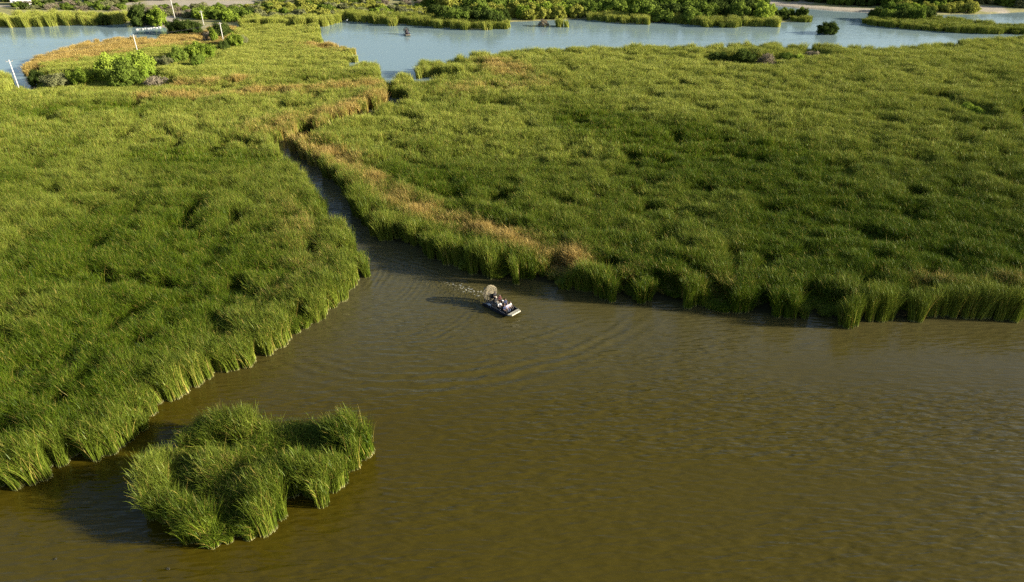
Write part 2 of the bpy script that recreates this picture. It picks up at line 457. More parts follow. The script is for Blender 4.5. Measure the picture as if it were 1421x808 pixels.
attr(wme, 'churn', (np.exp(-(dt2 / 2.6) ** 2) * (1 - 0.6 * al2)).ravel().astype(np.float32))
pl = np.clip((WY - 60) / 40, 0, 1) * np.clip((165 - WY) / 30, 0, 1) * np.clip(0.35 + 1.1 * fbm(WX, WY, 26, 91), 0, 1)
attr(wme, 'mid_sheen', pl.ravel().astype(np.float32))  # mask for the painted grey sheen, broken up by noise
attr(wme, 'far_sheen', np.clip((WY - 170) / 60, 0, 1).ravel().astype(np.float32))  # mask for the painted sky reflection; also calms the far ripples
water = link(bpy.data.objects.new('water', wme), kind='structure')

# ------------------------------------------------------------------ reeds
# bushes among the left flats and poles
LB = [
    (128, 176, 76, 120, 'bright', 'big bright green bush by the tan reed bed, left of a pair', True),
    (162, 214, 74, 118, 'bright', 'big bright green bush by the tan reed bed, right of a pair', True),
    (140, 190, 88, 128, 'green', 'green bush in front of the two big bright bushes', True),
    (84, 128, 97, 126, 'bright', 'yellow green bush left of the big bright bushes', True),
    (52, 92, 104, 128, 'sage', 'pale bush at the shore between lagoon and the bright bushes', True),
    (30, 62, 100, 122, 'dark', 'dark bush at the corner of the left lagoon beside the leaning pole', True),
    (186, 234, 104, 128, 'dead', 'brown leafless thicket right of the big bright bushes', True),
    (210, 240, 80, 98, 'sage', 'pale dry shrub right of the big bright bushes', True),
    (228, 262, 66, 92, 'green', 'mid green bush behind the brown leafless thicket', True),
    (250, 296, 60, 88, 'bright', 'bright bush left of the pole amid the shrubs', True),
    (262, 284, 76, 98, 'green', 'small green bush in front of the bright shrubs', True),
    (222, 262, 28, 50, 'dark', 'dark rounded bush at the right end of the left lagoon', True),
    (246, 278, 29, 50, 'dark', 'dark bush right behind the lagoon end, touching a rounded one', True),
    (276, 294, 43, 61, 'dead', 'grey bare round bush between dark bushes by the poles', True),
    (288, 304, 42, 62, 'bright', 'small bright bush left of the pole in the shrub line', True),
    (284, 318, 33, 54, 'dark', 'dark tall bush behind the middle poles', True),
    (300, 318, 58, 74, 'dark', 'dark bush at the foot of the middle pole', True),
    (312, 338, 47, 70, 'bright', 'bright green bush right of the middle pole, last of the line', True),
    (326, 344, 50, 66, 'sage', 'pale shrub at the right end of the pole shrub line', True),
    (168, 212, 8, 38, 'dark', 'dark green tree overhanging the lagoon far bank', True),
    (196, 232, 12, 38, 'bright', 'bright green bush beside the dark tree on the lagoon far bank', True),
    (130, 152, 20, 36, 'dark', 'dark bush among the far lagoon reeds', True),
    (980, 1018, 74, 92, 'dark', 'dark flat bush, left one of the clump in the reed meadow', True),
    (1014, 1058, 70, 95, 'dark', 'biggest dark rounded bush standing in the reed meadow', True),
    (1050, 1084, 72, 96, 'dead', 'grey bare shrub beside the biggest dark bush in the reed meadow', True),
    (1080, 1106, 74, 90, 'green', 'green bush right of the grey bare shrub in the meadow', True),
    (1098, 1122, 77, 91, 'bright', 'low bright bush at the right of the meadow clump', True),
    (1114, 1146, 70, 84, 'dead', 'small grey bare shrub, rightmost of the meadow clump', True),
    (1332, 1372, 147, 166, 'bright', 'low lush green bush in the meadow beside the right inlet', True),
    (1136, 1168, 32.5, 49, 'dark', 'round dark bush growing alone out of the blue lake', True),
    (744, 765, 26, 38, 'dead', 'bleached leafless bush standing in the lake shallows', False),
]
HOLLOWS = []      # lodged or thin pockets in the stands: photo pixel at the reed tops, radius m, depth
for (px_, py_, r_, d_) in ((262, 668, 1.4, .6), (288, 690, 1.3, .6),  (310, 600, 1.2, .35), (395, 625, 1.2, .5), (350, 635, 1.1, .5),
        (200, 385, 1.6, .6), (228, 388, 1.6, .6), (145, 373, 1.5, .6), (330, 390, 2.0, .6), (355, 400, 1.4, .7), (180, 425, 1.8, .6), (190, 470, 1.7, .6), (120, 520, 1.5, .6), (85, 545, 1.3, .6), (10, 590, 1.2, .8), (245, 200, 2.5, .6), (305, 212, 1.8, .6), (282, 222, 1.6, .6), (258, 292, 1.7, .5), (180, 290, 1.5, .5), (60, 300, 2, .4), (150, 262, 2, .4), (325, 310, 1.6, .4),
        (1140, 405, 2.6, .8), (1155, 418, 2.0, .8), (1000, 398, 2.0, .8), (930, 388, 1.6, .7), (875, 385, 2.0, .8), (780, 362, 2.4, .8), (700, 362, 1.8, .7), (1230, 395, 1.3, .7), (1290, 398, 1.6, .7), (1395, 400, 1.6, .7), (1060, 400, 1.4, .6), (650, 345, 1.8, .6),
        (1011, 192, 2.2, .8), (940, 193, 2.4, .6), (1100, 180, 2, .5), (875, 151, 3, .6), (985, 150, 3, .5), (1155, 225, 2, .5), (985, 258, 1.6, .5), (1075, 286, 2.2, .6), (1165, 258, 2, .6), (1275, 262, 2, .6), (1270, 300, 1.6, .5), (1330, 215, 2, .5), (1240, 165, 3, .5), (1290, 130, 3, .5), (1060, 166, 2.5, .6), (725, 215, 2, .5), (830, 270, 1.6, .5), (1380, 240, 2, .5), (690, 140, 3, .4), (905, 130, 3, .4)):
    hx_, hy_ = P(px_, py_, 3.0)
    HOLLOWS.append((hx_, hy_, r_, d_))
BUSH_SPOTS = []
for (x0, x1, yt, yb, kd, lab, fine) in LB:
    x, y = P((x0 + x1) / 2, yb); r = (x1 - x0) / 2 * (y * cp + CAMH * sp) / F
    BUSH_SPOTS.append((x, y + r * .8, r))
def strip(base, dirs, L, wdt, side, bend, nseg, t0, t1):
    """n tapering blades. base,dirs,side (n,3), bend (n,3) added quadratically"""
    n = len(base)
    u = np.linspace(0, 1, nseg + 1)
    ctr = base[:, None, :] + dirs[:, None, :] * (L[:, None] * u)[:, :, None] + bend[:, None, :] * (u ** 2)[None, :, None]
    w = wdt[:, None] * (1 - u[None, :] ** 1.6 * 0.92) * 0.5
    a = ctr - side[:, None, :] * w[:, :, None]; b = ctr + side[:, None, :] * w[:, :, None]
    V = np.stack([a, b], 2).reshape(n, -1, 3)
    k = 2 * (nseg + 1)
    f = np.array([[2 * i, 2 * i + 1, 2 * i + 3, 2 * i + 2] for i in range(nseg)])
    Fc = (np.arange(n)[:, None, None] * k + f[None]).reshape(-1, 4)
    T = (t0[:, None] + (t1 - t0)[:, None] * u[None]).repeat(2, axis=1).reshape(-1)
    return V.reshape(-1, 3), Fc, T
def reed_clump(name, seed, nb, rad, H, bw, coll, arch=0.16, leaves=0.35):
    """a clump of long upright sword leaves that arch over at the tip, with some shorter flag leaves"""
    g = np.random.default_rng(seed)
    n = nb
    rr = rad * np.sqrt(g.random(n)); th = g.random(n) * 2 * np.pi
    base = np.stack([rr * np.cos(th), rr * np.sin(th), np.full(n, -0.15)], 1)
    # blades gather in small sheaves that lean together
    ns = 7
    sa = g.random(ns) * 2 * np.pi; sl = 0.03 + 0.13 * g.random(ns); sh = 0.86 + 0.22 * g.random(ns); sc = g.random(ns)
    k = np.floor((th / (2 * np.pi) * ns)).astype(int) % ns
    hh = H * sh[k] * (0.66 + 0.34 * g.random(n) ** 0.6)
    az = g.random(n) * 2 * np.pi
    lean = np.stack([sl[k] * np.cos(sa[k]), sl[k] * np.sin(sa[k]), 0 * az], 1) * hh[:, None] + np.stack([np.cos(az), np.sin(az), 0 * az], 1) * (0.07 * hh * g.random(n))[:, None]
    d0 = np.array([0, 0, 1.0])[None] + lean / hh[:, None] * 0.4
    d0 /= np.linalg.norm(d0, axis=1)[:, None]
    ba = az + 1.5 * (g.random(n) - .5)
    bmag = hh * arch * (0.25 + 1.1 * g.random(n) ** 1.5)
    bend = lean * 0.6 + np.stack([np.cos(ba), np.sin(ba), 0 * ba], 1) * bmag[:, None] + np.array([-0.05, -0.02, 0]) * H
    bend[:, 2] -= bmag * 0.45
    sd = g.random(n) * np.pi
    side = np.stack([np.cos(sd), np.sin(sd), 0 * sd], 1)
    rs = np.clip(0.45 * sc[k] + 0.55 * g.random(n), 0, 1)
    rs = np.where(g.random(n) < 0.075, 1.0, rs * 0.95)
    V, Fc, T = strip(base, d0, hh, bw * (0.7 + 0.6 * g.random(n)), side, bend, 5, np.zeros(n), np.ones(n))
    allV, allF, allT, allR = [V], [Fc], [T], [rs.repeat(12)]
    off = len(V)
    m = int(n * leaves)
    for q in range(2):
        ix = g.choice(n, m, replace=False)
        u = 0.35 + 0.5 * g.random(m)
        p = base[ix] + d0[ix] * (hh[ix] * u)[:, None] + bend[ix] * (u ** 2)[:, None]
        la = g.random(m) * 2 * np.pi
        ld = np.stack([np.cos(la), np.sin(la), 2.2 + 1.6 * g.random(m)], 1); ld /= np.linalg.norm(ld, axis=1)[:, None]
        LL = 0.30 * H * (0.6 + 0.6 * g.random(m))
        s2 = np.stack([-np.sin(la), np.cos(la), 0 * la], 1)
        drop = np.stack([np.cos(la) * .25, np.sin(la) * .25, -0.5 - 0.5 * g.random(m)], 1) * (LL * 0.6)[:, None]
        V, Fc, T = strip(p, ld, LL, bw * (0.7 + 0.5 * g.random(m)), s2, drop, 3, u, u)
        allV.append(V); allF.append(Fc + off); allT.append(T); allR.append(rs[ix].repeat(8)); off += len(V)
    V = np.vstack(allV); Fc = np.vstack(allF)
    me = mesh_np(name, V, Fc.ravel(), np.full(len(Fc), 4), [M_REED], False)
    attr(me, 't', np.concatenate(allT).astype(np.float32)); attr(me, 'rnd', np.concatenate(allR).astype(np.float32))
    o = bpy.data.objects.new(name, me); coll.objects.link(o)
    return o
COL_NEAR = bpy.data.collections.new('reed_clumps_fine')
COL_FAR = bpy.data.collections.new('reed_clumps_broad')
for i in range(8):
    reed_clump('reed_clump_fine_%d' % i, 100 + i, 190, 0.55, 4.25, 0.039, COL_NEAR, 0.19, 0.45)
for i in range(6):
    reed_clump('reed_clump_broad_%d' % i, 200 + i, 190, 0.95, 4.15, 0.085, COL_FAR, 0.16, 0.2)

def reed_group(coll):
    ng = bpy.data.node_groups.new('reed_scatter', 'GeometryNodeTree')
    ng.interface.new_socket('Geometry', in_out='INPUT', socket_type='NodeSocketGeometry')
    ng.interface.new_socket('Geometry', in_out='OUTPUT', socket_type='NodeSocketGeometry')
    gi = ng.nodes.new('NodeGroupInput'); go = ng.nodes.new('NodeGroupOutput')
    ip = ng.nodes.new('GeometryNodeInstanceOnPoints')
    ci = ng.nodes.new('GeometryNodeCollectionInfo')
    ci.inputs['Collection'].default_value = coll
    ci.inputs['Separate Children'].default_value = True
    ci.inputs['Reset Children'].default_value = True
    def na(name, t):
        n = ng.nodes.new('GeometryNodeInputNamedAttribute'); n.data_type = t
        n.inputs['Name'].default_value = name
        return n.outputs['Attribute']
    ng.links.new(gi.outputs[0], ip.inputs['Points'])
    ng.links.new(ci.outputs[0], ip.inputs['Instance'])
    ip.inputs['Pick Instance'].default_value = True
    ng.links.new(na('pick', 'INT'), ip.inputs['Instance Index'])
    ng.links.new(na('rot', 'FLOAT_VECTOR'), ip.inputs['Rotation'])
    ng.links.new(na('scl', 'FLOAT_VECTOR'), ip.inputs['Scale'])
    ng.links.new(ip.outputs[0], go.inputs[0])
    return ng
NG_NEAR, NG_FAR = reed_group(COL_NEAR), reed_group(COL_FAR)

DRYLINES = [  # (polyline in photo px at reed-top height, half-width m, strength)
    ([(420, 188), (470, 215), (520, 245), (560, 275), (640, 302), (720, 326), (790, 345)], 3.8, 0.60),
    ([(780, 350), (900, 372), (1020, 385)], 2.6, 0.22),
    ([(1280, 380), (1421, 385)], 3.0, 0.35),
    ([(380, 172), (440, 160), (500, 140), (545, 122)], 6.0, 0.50),
    ([(200, 128), (350, 122), (520, 112)], 4.0, 0.45),
    ([(690, 84), (715, 96)], 6.0, 0.50),
    ([(640, 120), (760, 110)], 7.0, 0.25),
    ([(440, 53), (500, 60)], 6.0, 0.60),
    ([(230, 110), (330, 105)], 4.0, 0.4),
    ([(430, 350), (400, 270)], 4.0, 0.22),
    ([(320, 430), (420, 370)], 3.0, 0.22),
    ([(320, 640), (340, 660)], 2.0, 0.28),
]
DRYW = [(np.array([P(a, b, Z) for a, b in l]), w, s) for l, w, s in DRYLINES]
LOWW = [np.array([P(a, b, 2.0) for a, b in l]) for l in ([(215, 120), (300, 122), (400, 118), (520, 111)], [(60, 100), (140, 92), (230, 88)])]
GREENS = [([(40, 150), (100, 140), (200, 142)], 7, .5), ([(100, 330), (250, 400), (60, 480)], 8, .35), ([(830, 165), (940, 190), (1050, 225)], 12, 0.8), ([(560, 230), (640, 250)], 5, 0.4), ([(200, 210), (340, 215)], 6, 0.5), ([(1100, 300), (1350, 320)], 10, .4)]
GREENW = [(np.array([P(a, b, Z) for a, b in l]), w, s) for l, w, s in GREENS]

def edge_dist(polyw, x, y):
    l = np.vstack([polyw, polyw[:1]])
    d, _, _ = dist_line(l, x, y)
    return d

def reed_bed(name, polyw, near, spacing, label, seed, hscale=1.0, drybase=0.0, tintbase=None, holes=(), xl=-260, xr=1680, edge_noise=0.9, ymin=0, ymax=1e9, skip=0.0, group=None, kind='stuff', cat='reeds', rough=1.0, lowfar=None, gaps=True, gapk=1.0, wall=0.10):
    g = np.random.default_rng(seed)
    lo, hi = polyw.min(0) - 2, polyw.max(0) + 2
    lo[0] = max(lo[0], -420); hi[0] = min(hi[0], 420); hi[1] = min(hi[1], 460)
    lo[1] = max(lo[1], ymin - 1); hi[1] = min(hi[1], ymax + 1)
    X, Y = np.meshgrid(np.arange(lo[0], hi[0], spacing), np.arange(lo[1], hi[1], spacing))
    X = X + (g.random(X.shape) - .5) * spacing * 0.95; Y = Y + (g.random(X.shape) - .5) * spacing * 0.95
    X, Y = X.ravel(), Y.ravel()
    # the shoreline is scalloped by tussocks
    ex = (fbm(X, Y, 4.5, 21) - .5) * 2 * edge_noise + (vnoise(X, Y, 2.2, 23) - .5) * edge_noise
    ey = (fbm(X, Y, 4.5, 22) - .5) * 2 * edge_noise + (vnoise(X, Y, 2.2, 24) - .5) * edge_noise
    m = inside(polyw, X + ex, Y + ey) & (Y >= ymin) & (Y < ymax)
    for h in holes: m &= ~inside(h, X, Y)
    px, py = proj(X, Y, 2.0)
    m &= (px > xl) & (px < xr) & (py < 960) & (py > -30)
    X, Y = X[m], Y[m]
    n1 = fbm(X, Y, 9.0, 5); n2 = vnoise(X, Y, 3.2, 6); n3 = vnoise(X * 0.55 + Y * .2, Y, 2.6, 8); n4 = fbm(X, Y, 34.0, 9)
    ed = edge_dist(polyw, X, Y)
    e = np.exp(-(ed / 3.2) ** 2)
    # the stand is made of tussocks: domes whose stems lean outward, deep gaps between them at the margin
    wxn = X + 1.6 * (vnoise(X, Y, 2.6, 61) - .5) + 3.0 * (vnoise(X, Y, 8, 63) - .5); wyn = Y + 1.6 * (vnoise(X, Y, 2.6, 62) - .5) + 3.0 * (vnoise(X, Y, 8, 64) - .5)
    wd, vx, vy, wr = worley(wxn, wyn, 3.7, 71)
    wd2, vx2, vy2, wr2 = worley(wxn * 0.8, wyn, 8.5, 75)
    amp = (0.14 + 0.24 * n4) * (1 - 0.5 * e) * rough
    dome = 1 - amp * np.clip(wd / 0.66, 0, 1.12) ** 4
    pocket = np.clip((0.27 - n3) * 5, 0, 1) * np.clip((0.66 - n1) * 4, 0, 1) * rough
    pocket = np.maximum(pocket, ((wr < 0.10 + 0.10 * e) * np.clip((n4 - 0.25) * 4 + 2 * e, 0, 1)) * np.clip(1.2 - wd * 1.1, 0, 1))
    hz = (0.90 + 0.10 * wr + 0.42 * (n1 - .5) * rough + 0.18 * (wr2 - .5) * (1 - np.clip(wd2 / .8, 0, 1)) + 0.20 * (n2 - .5) * rough) * dome * (1 - 0.60 * pocket) * (1 + wall * e)
    for (hx, hy, hr, hd) in HOLLOWS:
        d = np.hypot(X - hx, Y - hy) / hr + 0.5 * (n2 - .5)
        hz *= 1 - min(.8, 1.15 * hd) * np.clip((1.2 - d) / 0.3, 0, 1)
    for lw in LOWW:
        d, _, _ = dist_line(lw, X, Y)
        hz *= 1 - 0.6 * np.exp(-(d / 2.0) ** 2)
    for (bx, by, br) in BUSH_SPOTS:
        d = np.hypot(X - bx, (Y - by + br * 0.7) / 1.5)
        hz *= 1 - 0.72 * np.clip((1.5 * br - d) / (0.5 * br), 0, 1)
    if lowfar is not None:
        hz *= 1 - lowfar * np.clip((Y - 212) / 25, 0, 1)
    hz = np.maximum(hz, 0.40 - 0.15 * e)
    dry = np.full(len(X), drybase) + 0.16 * (n4 - .4)
    for l, w, s in DRYW:
        d, _, _ = dist_line(l, X, Y)
        dry += s * np.exp(-(d / w) ** 2) * (0.4 + 1.2 * n2)
    tint = 0.12 + 0.7 * (fbm(X, Y, 16, 31) - .5) + 0.95 * np.clip((Y - 95) / 170, 0, 1)
    if tintbase is not None: tint = tint * 0.5 + tintbase
    for l, w, s in GREENW:
        d, _, _ = dist_line(l, X, Y)
        eg = np.exp(-(d / w) ** 2)
        tint -= s * eg; hz *= 1 - 0.12 * eg; dry -= 0.4 * eg
    # margin clumps get more light and grow lusher, and lean over the water
    tint = tint + 0.08 * e + 0.35 * (wr - .5) * 0.6; dry = dry - 0.10 * e
    keep = g.random(len(X)) > skip + 0.20 * pocket + gapk * e * np.clip((wd - 0.45) * 7, 0, 1) + (1.3 * gapk * (wr < 0.24) * (e > 0.40) if gaps else 0)
    n = len(X)
    s = (0.95 + 0.35 * g.random(n))
    scl = np.stack([s, s, hz * hscale * (0.94 + 0.12 * g.random(n))], 1)
    lean = (0.08 + 0.02 * e) * np.clip(wd / 0.6, 0, 1) / (wd + 0.15)
    rot = tilt_euler(g.random(n) * 6.283, vx * lean + (g.random(n) - .5) * 0.16 - 0.06, vy * lean + (g.random(n) - .5) * 0.16 - 0.04)
    V = np.stack([X, Y, np.full(n, 0.05)], 1)[keep]
    me = bpy.data.meshes.new(name)
    me.vertices.add(len(V)); me.vertices.foreach_set('co', V.astype(np.float32).ravel())
    me.materials.append(M_REED)
    attr(me, 'scl', scl[keep].astype(np.float32), 'FLOAT_VECTOR')
    attr(me, 'rot', rot[keep].astype(np.float32), 'FLOAT_VECTOR')
    attr(me, 'dry', np.clip(dry, 0, 1)[keep].astype(np.float32))
    attr(me, 'tint', np.clip(tint, 0, 1)[keep].astype(np.float32))
    attr(me, 'pick', g.integers(0, 30, keep.sum()).astype(np.int32), 'INT')
    o = bpy.data.objects.new(name, me)
    md = o.modifiers.new('scatter', 'NODES'); md.node_group = NG_NEAR if near else NG_FAR
    link(o, label=label, cat=cat, kind=kind, group=group)
    print(name, len(V))
    return o
YS = 135.0
HOL = [LAGOON, POND_R]
reed_bed('reed_bed', BED_L, True, 0.80, 'dense green reed bed filling the left side, its lit edge curving along the brown water', 1, holes=HOL, ymax=YS, gapk=0.35)
reed_bed('reed_bed', BED_L, False, 1.15, 'yellow green reed flats behind the left bed, reaching back to the pole line and far lake', 2, holes=HOL, ymin=YS, drybase=0.05, lowfar=0.42)
reed_bed('reed_bed', BED_R, True, 0.80, 'green reed front right of the boat, its shaded tussocks overhanging the brown water', 3, holes=HOL, ymax=YS, gapk=1.15, wall=0.30)
reed_bed('reed_bed', BED_R, False, 1.15, 'broad wind-combed reed meadow on the right between the channel and the blue lake', 4, holes=HOL, ymin=YS, drybase=0.03)
reed_bed('reed_island', ISLE, True, 0.72, 'small green reed island alone in the brown water at the bottom left', 5, edge_noise=0.9, hscale=1.10, gaps=False, gapk=0.2, rough=1.15, cat='reed island')
reed_bed('reed_bed', TAN, False, 1.2, 'dry tan reed bed curving along the near shore of the left lagoon', 6, hscale=0.62, drybase=0.85, tintbase=0.5, edge_noise=0.8)

# reed fringes along the far shores
def fringe(pts, label, seed, depth=5, **k):
    b = [P(*p) for p in pts]
    back = [(x, y + depth) for x, y in reversed(b)]
    return reed_bed('reed_fringe', np.array(b + back), False, 1.2, label, seed, edge_noise=1.0, **k)
fringe([(-120, 43), (0, 39), (60, 37.5), (92, 36)], 'tall yellow green reeds on the far bank of the left lagoon, at the frame edge', 11, 16, tintbase=0.75, hscale=1.25)
fringe([(92, 36), (130, 35.5), (168, 34)], 'green reeds on the far lagoon bank beside the dark waterside bush', 12, 12, tintbase=0.4, hscale=1.05, drybase=0.15)
fringe([(330, 39.5), (380, 38.5), (441, 38), (462, 35), (472, 31)], 'row of yellow green reeds ending in a point at the left head of the blue lake', 13, 14, tintbase=0.55, hscale=1.0)
fringe([(479, 28.5), (505, 31.5), (535, 34), (552, 34.5), (598, 37)], 'dark shaded reed wall on the far shore behind the small distant boat', 14, 12, tintbase=0.0)  # low tint paints the shade of the camera-facing side into the reeds
fringe([(539, 37), (549, 37)], 'small pale rounded reed tuft standing in front of the dark far reed wall', 15, 3, tintbase=0.9, hscale=0.8)
fringe([(600, 38.5), (650, 42), (704, 42)], 'reed fringe in front of the dark bushes on the far headland', 16, 8, tintbase=0.2, hscale=0.9)  # tint kept low: shade on the facing side put into the colour
fringe([(818, 28.5), (860, 33.5), (901, 34)], 'short block of reeds jutting from the far wood, in middle of lake shore', 17, 10, tintbase=0.4, hscale=0.9)
fringe([(932, 34), (980, 38), (1033, 38.5)], 'long reed fringe below the wood, left of the islet bush', 18, 9, tintbase=0.15, hscale=0.9)  # darker tint stands in for shade on this camera-facing fringe
fringe([(1036, 37), (1086, 37.5)], 'olive reed block at the tip of the wooded headland', 19, 9, tintbase=0.5, hscale=0.9)
fringe([(1106, 31), (1127, 31)], 'low dark reed patch past the tip of the wooded headland', 20, 4, tintbase=0.1, hscale=0.7)
fringe([(773, 38), (789, 38)], 'small green reed tuft in the lake beside a bleached dead bush', 21, 3, tintbase=0.35, hscale=0.8)
reed_bed('reed_fringe', SPIT, False, 1.2, 'long low shaded green reed spit across the blue lake at the right', 22, tintbase=0.0, hscale=0.72, edge_noise=0.5)  # shade of the camera-facing side put into the tint
reed_bed('reed_fringe', SHADE_L, False, 1.1, 'green reed patch by the lagoon at the left frame edge near the pole', 23, tintbase=0.5, hscale=0.8, edge_noise=0.5)

# ------------------------------------------------------------------ bushes and trees
def crown_mesh(name, seed, nlobes, nleaf, leaf, flat=0.8, core=True, sparse=False):
    g = np.random.default_rng(seed)
    lobes = [(0, 0, 0.38, 0.55, 0.46)]
    for k in range(nlobes):
        a = g.random() * 6.283; r = 0.25 + 0.58 * g.random() ** 0.7
        s = 0.16 + 0.20 * g.random()
        cap = 0.80 * math.sqrt(max(0, 1 - r * r))
        lobes.append((r * math.cos(a), r * math.sin(a), 0.06 + cap * g.random() ** 0.55, s, s * (0.7 + 0.4 * g.random())))
    for k in range(7):
        a = (k + g.random() * .6) / 7 * 6.283
        lobes.append((0.68 * math.cos(a), 0.68 * math.sin(a), 0.08 + 0.1 * g.random(), 0.26, 0.24))
    L = np.array(lobes)
    w = L[:, 3] ** 2; w /= w.sum()
    idx = g.choice(len(L), nleaf, p=w)
    d = g.normal(size=(nleaf, 3)); d[:, 2] = np.abs(d[:, 2]) * 0.9 + d[:, 2] * 0.25
    d /= np.linalg.norm(d, axis=1)[:, None]
    rad = (0.56 + 0.70 * g.random(nleaf) ** 1.4) if not sparse else (0.35 + 0.75 * g.random(nleaf))
    c = L[idx, :3] + d * np.stack([L[idx, 3], L[idx, 3], L[idx, 4]], 1) * rad[:, None]
    c[:, 2] = np.maximum(c[:, 2], 0.02)
    nrm = d + 0.75 * g.normal(size=(nleaf, 3)); nrm /= np.linalg.norm(nrm, axis=1)[:, None]
    up = g.normal(size=(nleaf, 3))
    a = np.cross(nrm, up); a /= np.linalg.norm(a, axis=1)[:, None] + 1e-9
    b = np.cross(nrm, a)
    s = leaf * (0.6 + 0.8 * g.random(nleaf))
    asp = (0.75 if not sparse else 0.16)
    q = [c + a * s[:, None] * x + b * (s * asp)[:, None] * y for x, y in ((-.6, -.25), (0.1, -.5), (.6, .1), (-.1, .5))]
    V = np.stack(q, 1).reshape(-1, 3)
    Fc = np.arange(nleaf * 4).reshape(-1, 4)
    lob_r = g.random(len(L))
    rn = np.clip(0.5 * lob_r[idx] + 0.5 * g.random(nleaf), 0, 1).repeat(4)
    flat_f = [Fc.ravel()]; lt = [np.full(nleaf, 4)]
    if core:
        for (x, y, z, s1, s2) in lobes:
            bm = bmesh.new()
            bmesh.ops.create_icosphere(bm, subdivisions=2, radius=1)
            vv = np.array([v.co[:] for v in bm.verts])
            vv *= (0.62 + 0.16 * g.random(len(vv)))[:, None]
            vv = vv * [s1, s1, s2] + [x, y, z]; vv[:, 2] = np.maximum(vv[:, 2], -0.02)
            bm.verts.index_update()
            ff = np.array([[v.index for v in f.verts] for f in bm.faces]) + len(V)
            bm.free()
            V = np.vstack([V, vv]); flat_f.append(ff.ravel()); lt.append(np.full(len(ff), 3))
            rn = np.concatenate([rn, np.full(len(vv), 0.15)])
    me = mesh_np(name, V, np.concatenate(flat_f), np.concatenate(lt), [M_LEAF['green']])
    attr(me, 'rnd', rn.astype(np.float32))
    return me
CROWNS = [crown_mesh('crown_%d' % i, 300 + i, 20, 4200, 0.105) for i in range(6)]
CROWNS_FINE = [crown_mesh('crown_fine_%d' % i, 330 + i, 28, 12000, 0.065) for i in range(3)]
CROWNS_DEAD = [crown_mesh('crown_dead_%d' % i, 350 + i, 8, 1500, 0.22, core=False, sparse=True) for i in range(2)]
def trunk_mesh(seed):
    g = random.Random(seed)
    bm = bmesh.new()
    for k in range(5):
        a = g.random() * 6.283; r = 0.15 + 0.35 * g.random()
        mid = (0.5 * r * math.cos(a), 0.5 * r * math.sin(a), 0.28)
        top = (r * math.cos(a), r * math.sin(a), 0.60 + 0.1 * g.random())
        tube(bm, (0.04 * math.cos(a), 0.04 * math.sin(a), -0.12), mid, 0.035, 0.025, 6)
        tube(bm, mid, top, 0.025, 0.010, 6)
    me = bpy.data.meshes.new('trunk'); bm.to_mesh(me); bm.free(); me.materials.append(M_BARK)
    return me
TRUNKS = [trunk_mesh(i) for i in range(3)]
BUSH_N = 0
def bush_at(x, y, rx, h, kind, label, name='bush', cat='bush', group=None, ry=None, fine=False, z=0.1):
    global BUSH_N
    g = random.Random(BUSH_N * 13 + 5); BUSH_N += 1
    e = empty(name, (x, y, z), g.random() * 6.28, label, cat, group)
    ry = ry or rx
    src = CROWNS_DEAD if kind == 'dead' else (CROWNS_FINE if fine else CROWNS)
    c = bpy.data.objects.new('crown', g.choice(src)); link(c, e)
    c.scale = (rx, ry, h); c.location = (0, 0, 0.05)
    if kind != 'green':
        c.material_slots[0].link = 'OBJECT'; c.material_slots[0].material = M_LEAF[kind]
    t = bpy.data.objects.new('trunk', g.choice(TRUNKS)); link(t, e)
    t.scale = (rx, ry, h)
    return e
def bush_px(x0, x1, ytop, ybase, kind, label, **k):
    """a bush seen in the photo between x0 and x1, base row and top row"""
    cx = (x0 + x1) / 2
    x, y = P(cx, ybase)
    dep = y * cp + CAMH * sp
    rx = (x1 - x0) / 2 * dep / F
    y += rx * 0.8
    # height that puts the top at ytop
    lo, hi = 0.5, 25
    for _ in range(30):
        mid = (lo + hi) / 2
        if proj(x, y, mid)[1] > ytop: lo = mid
        else: hi = mid
    return bush_at(x, y, rx, lo, kind, label, ry=rx * k.pop('ryf', 0.9), **k)

for (x0, x1, yt, yb, kd, lab, fine) in LB:
    bush_px(x0, x1, yt, yb, kd, lab, fine=fine, ryf=0.7 if 'alone' not in lab else 0.95)

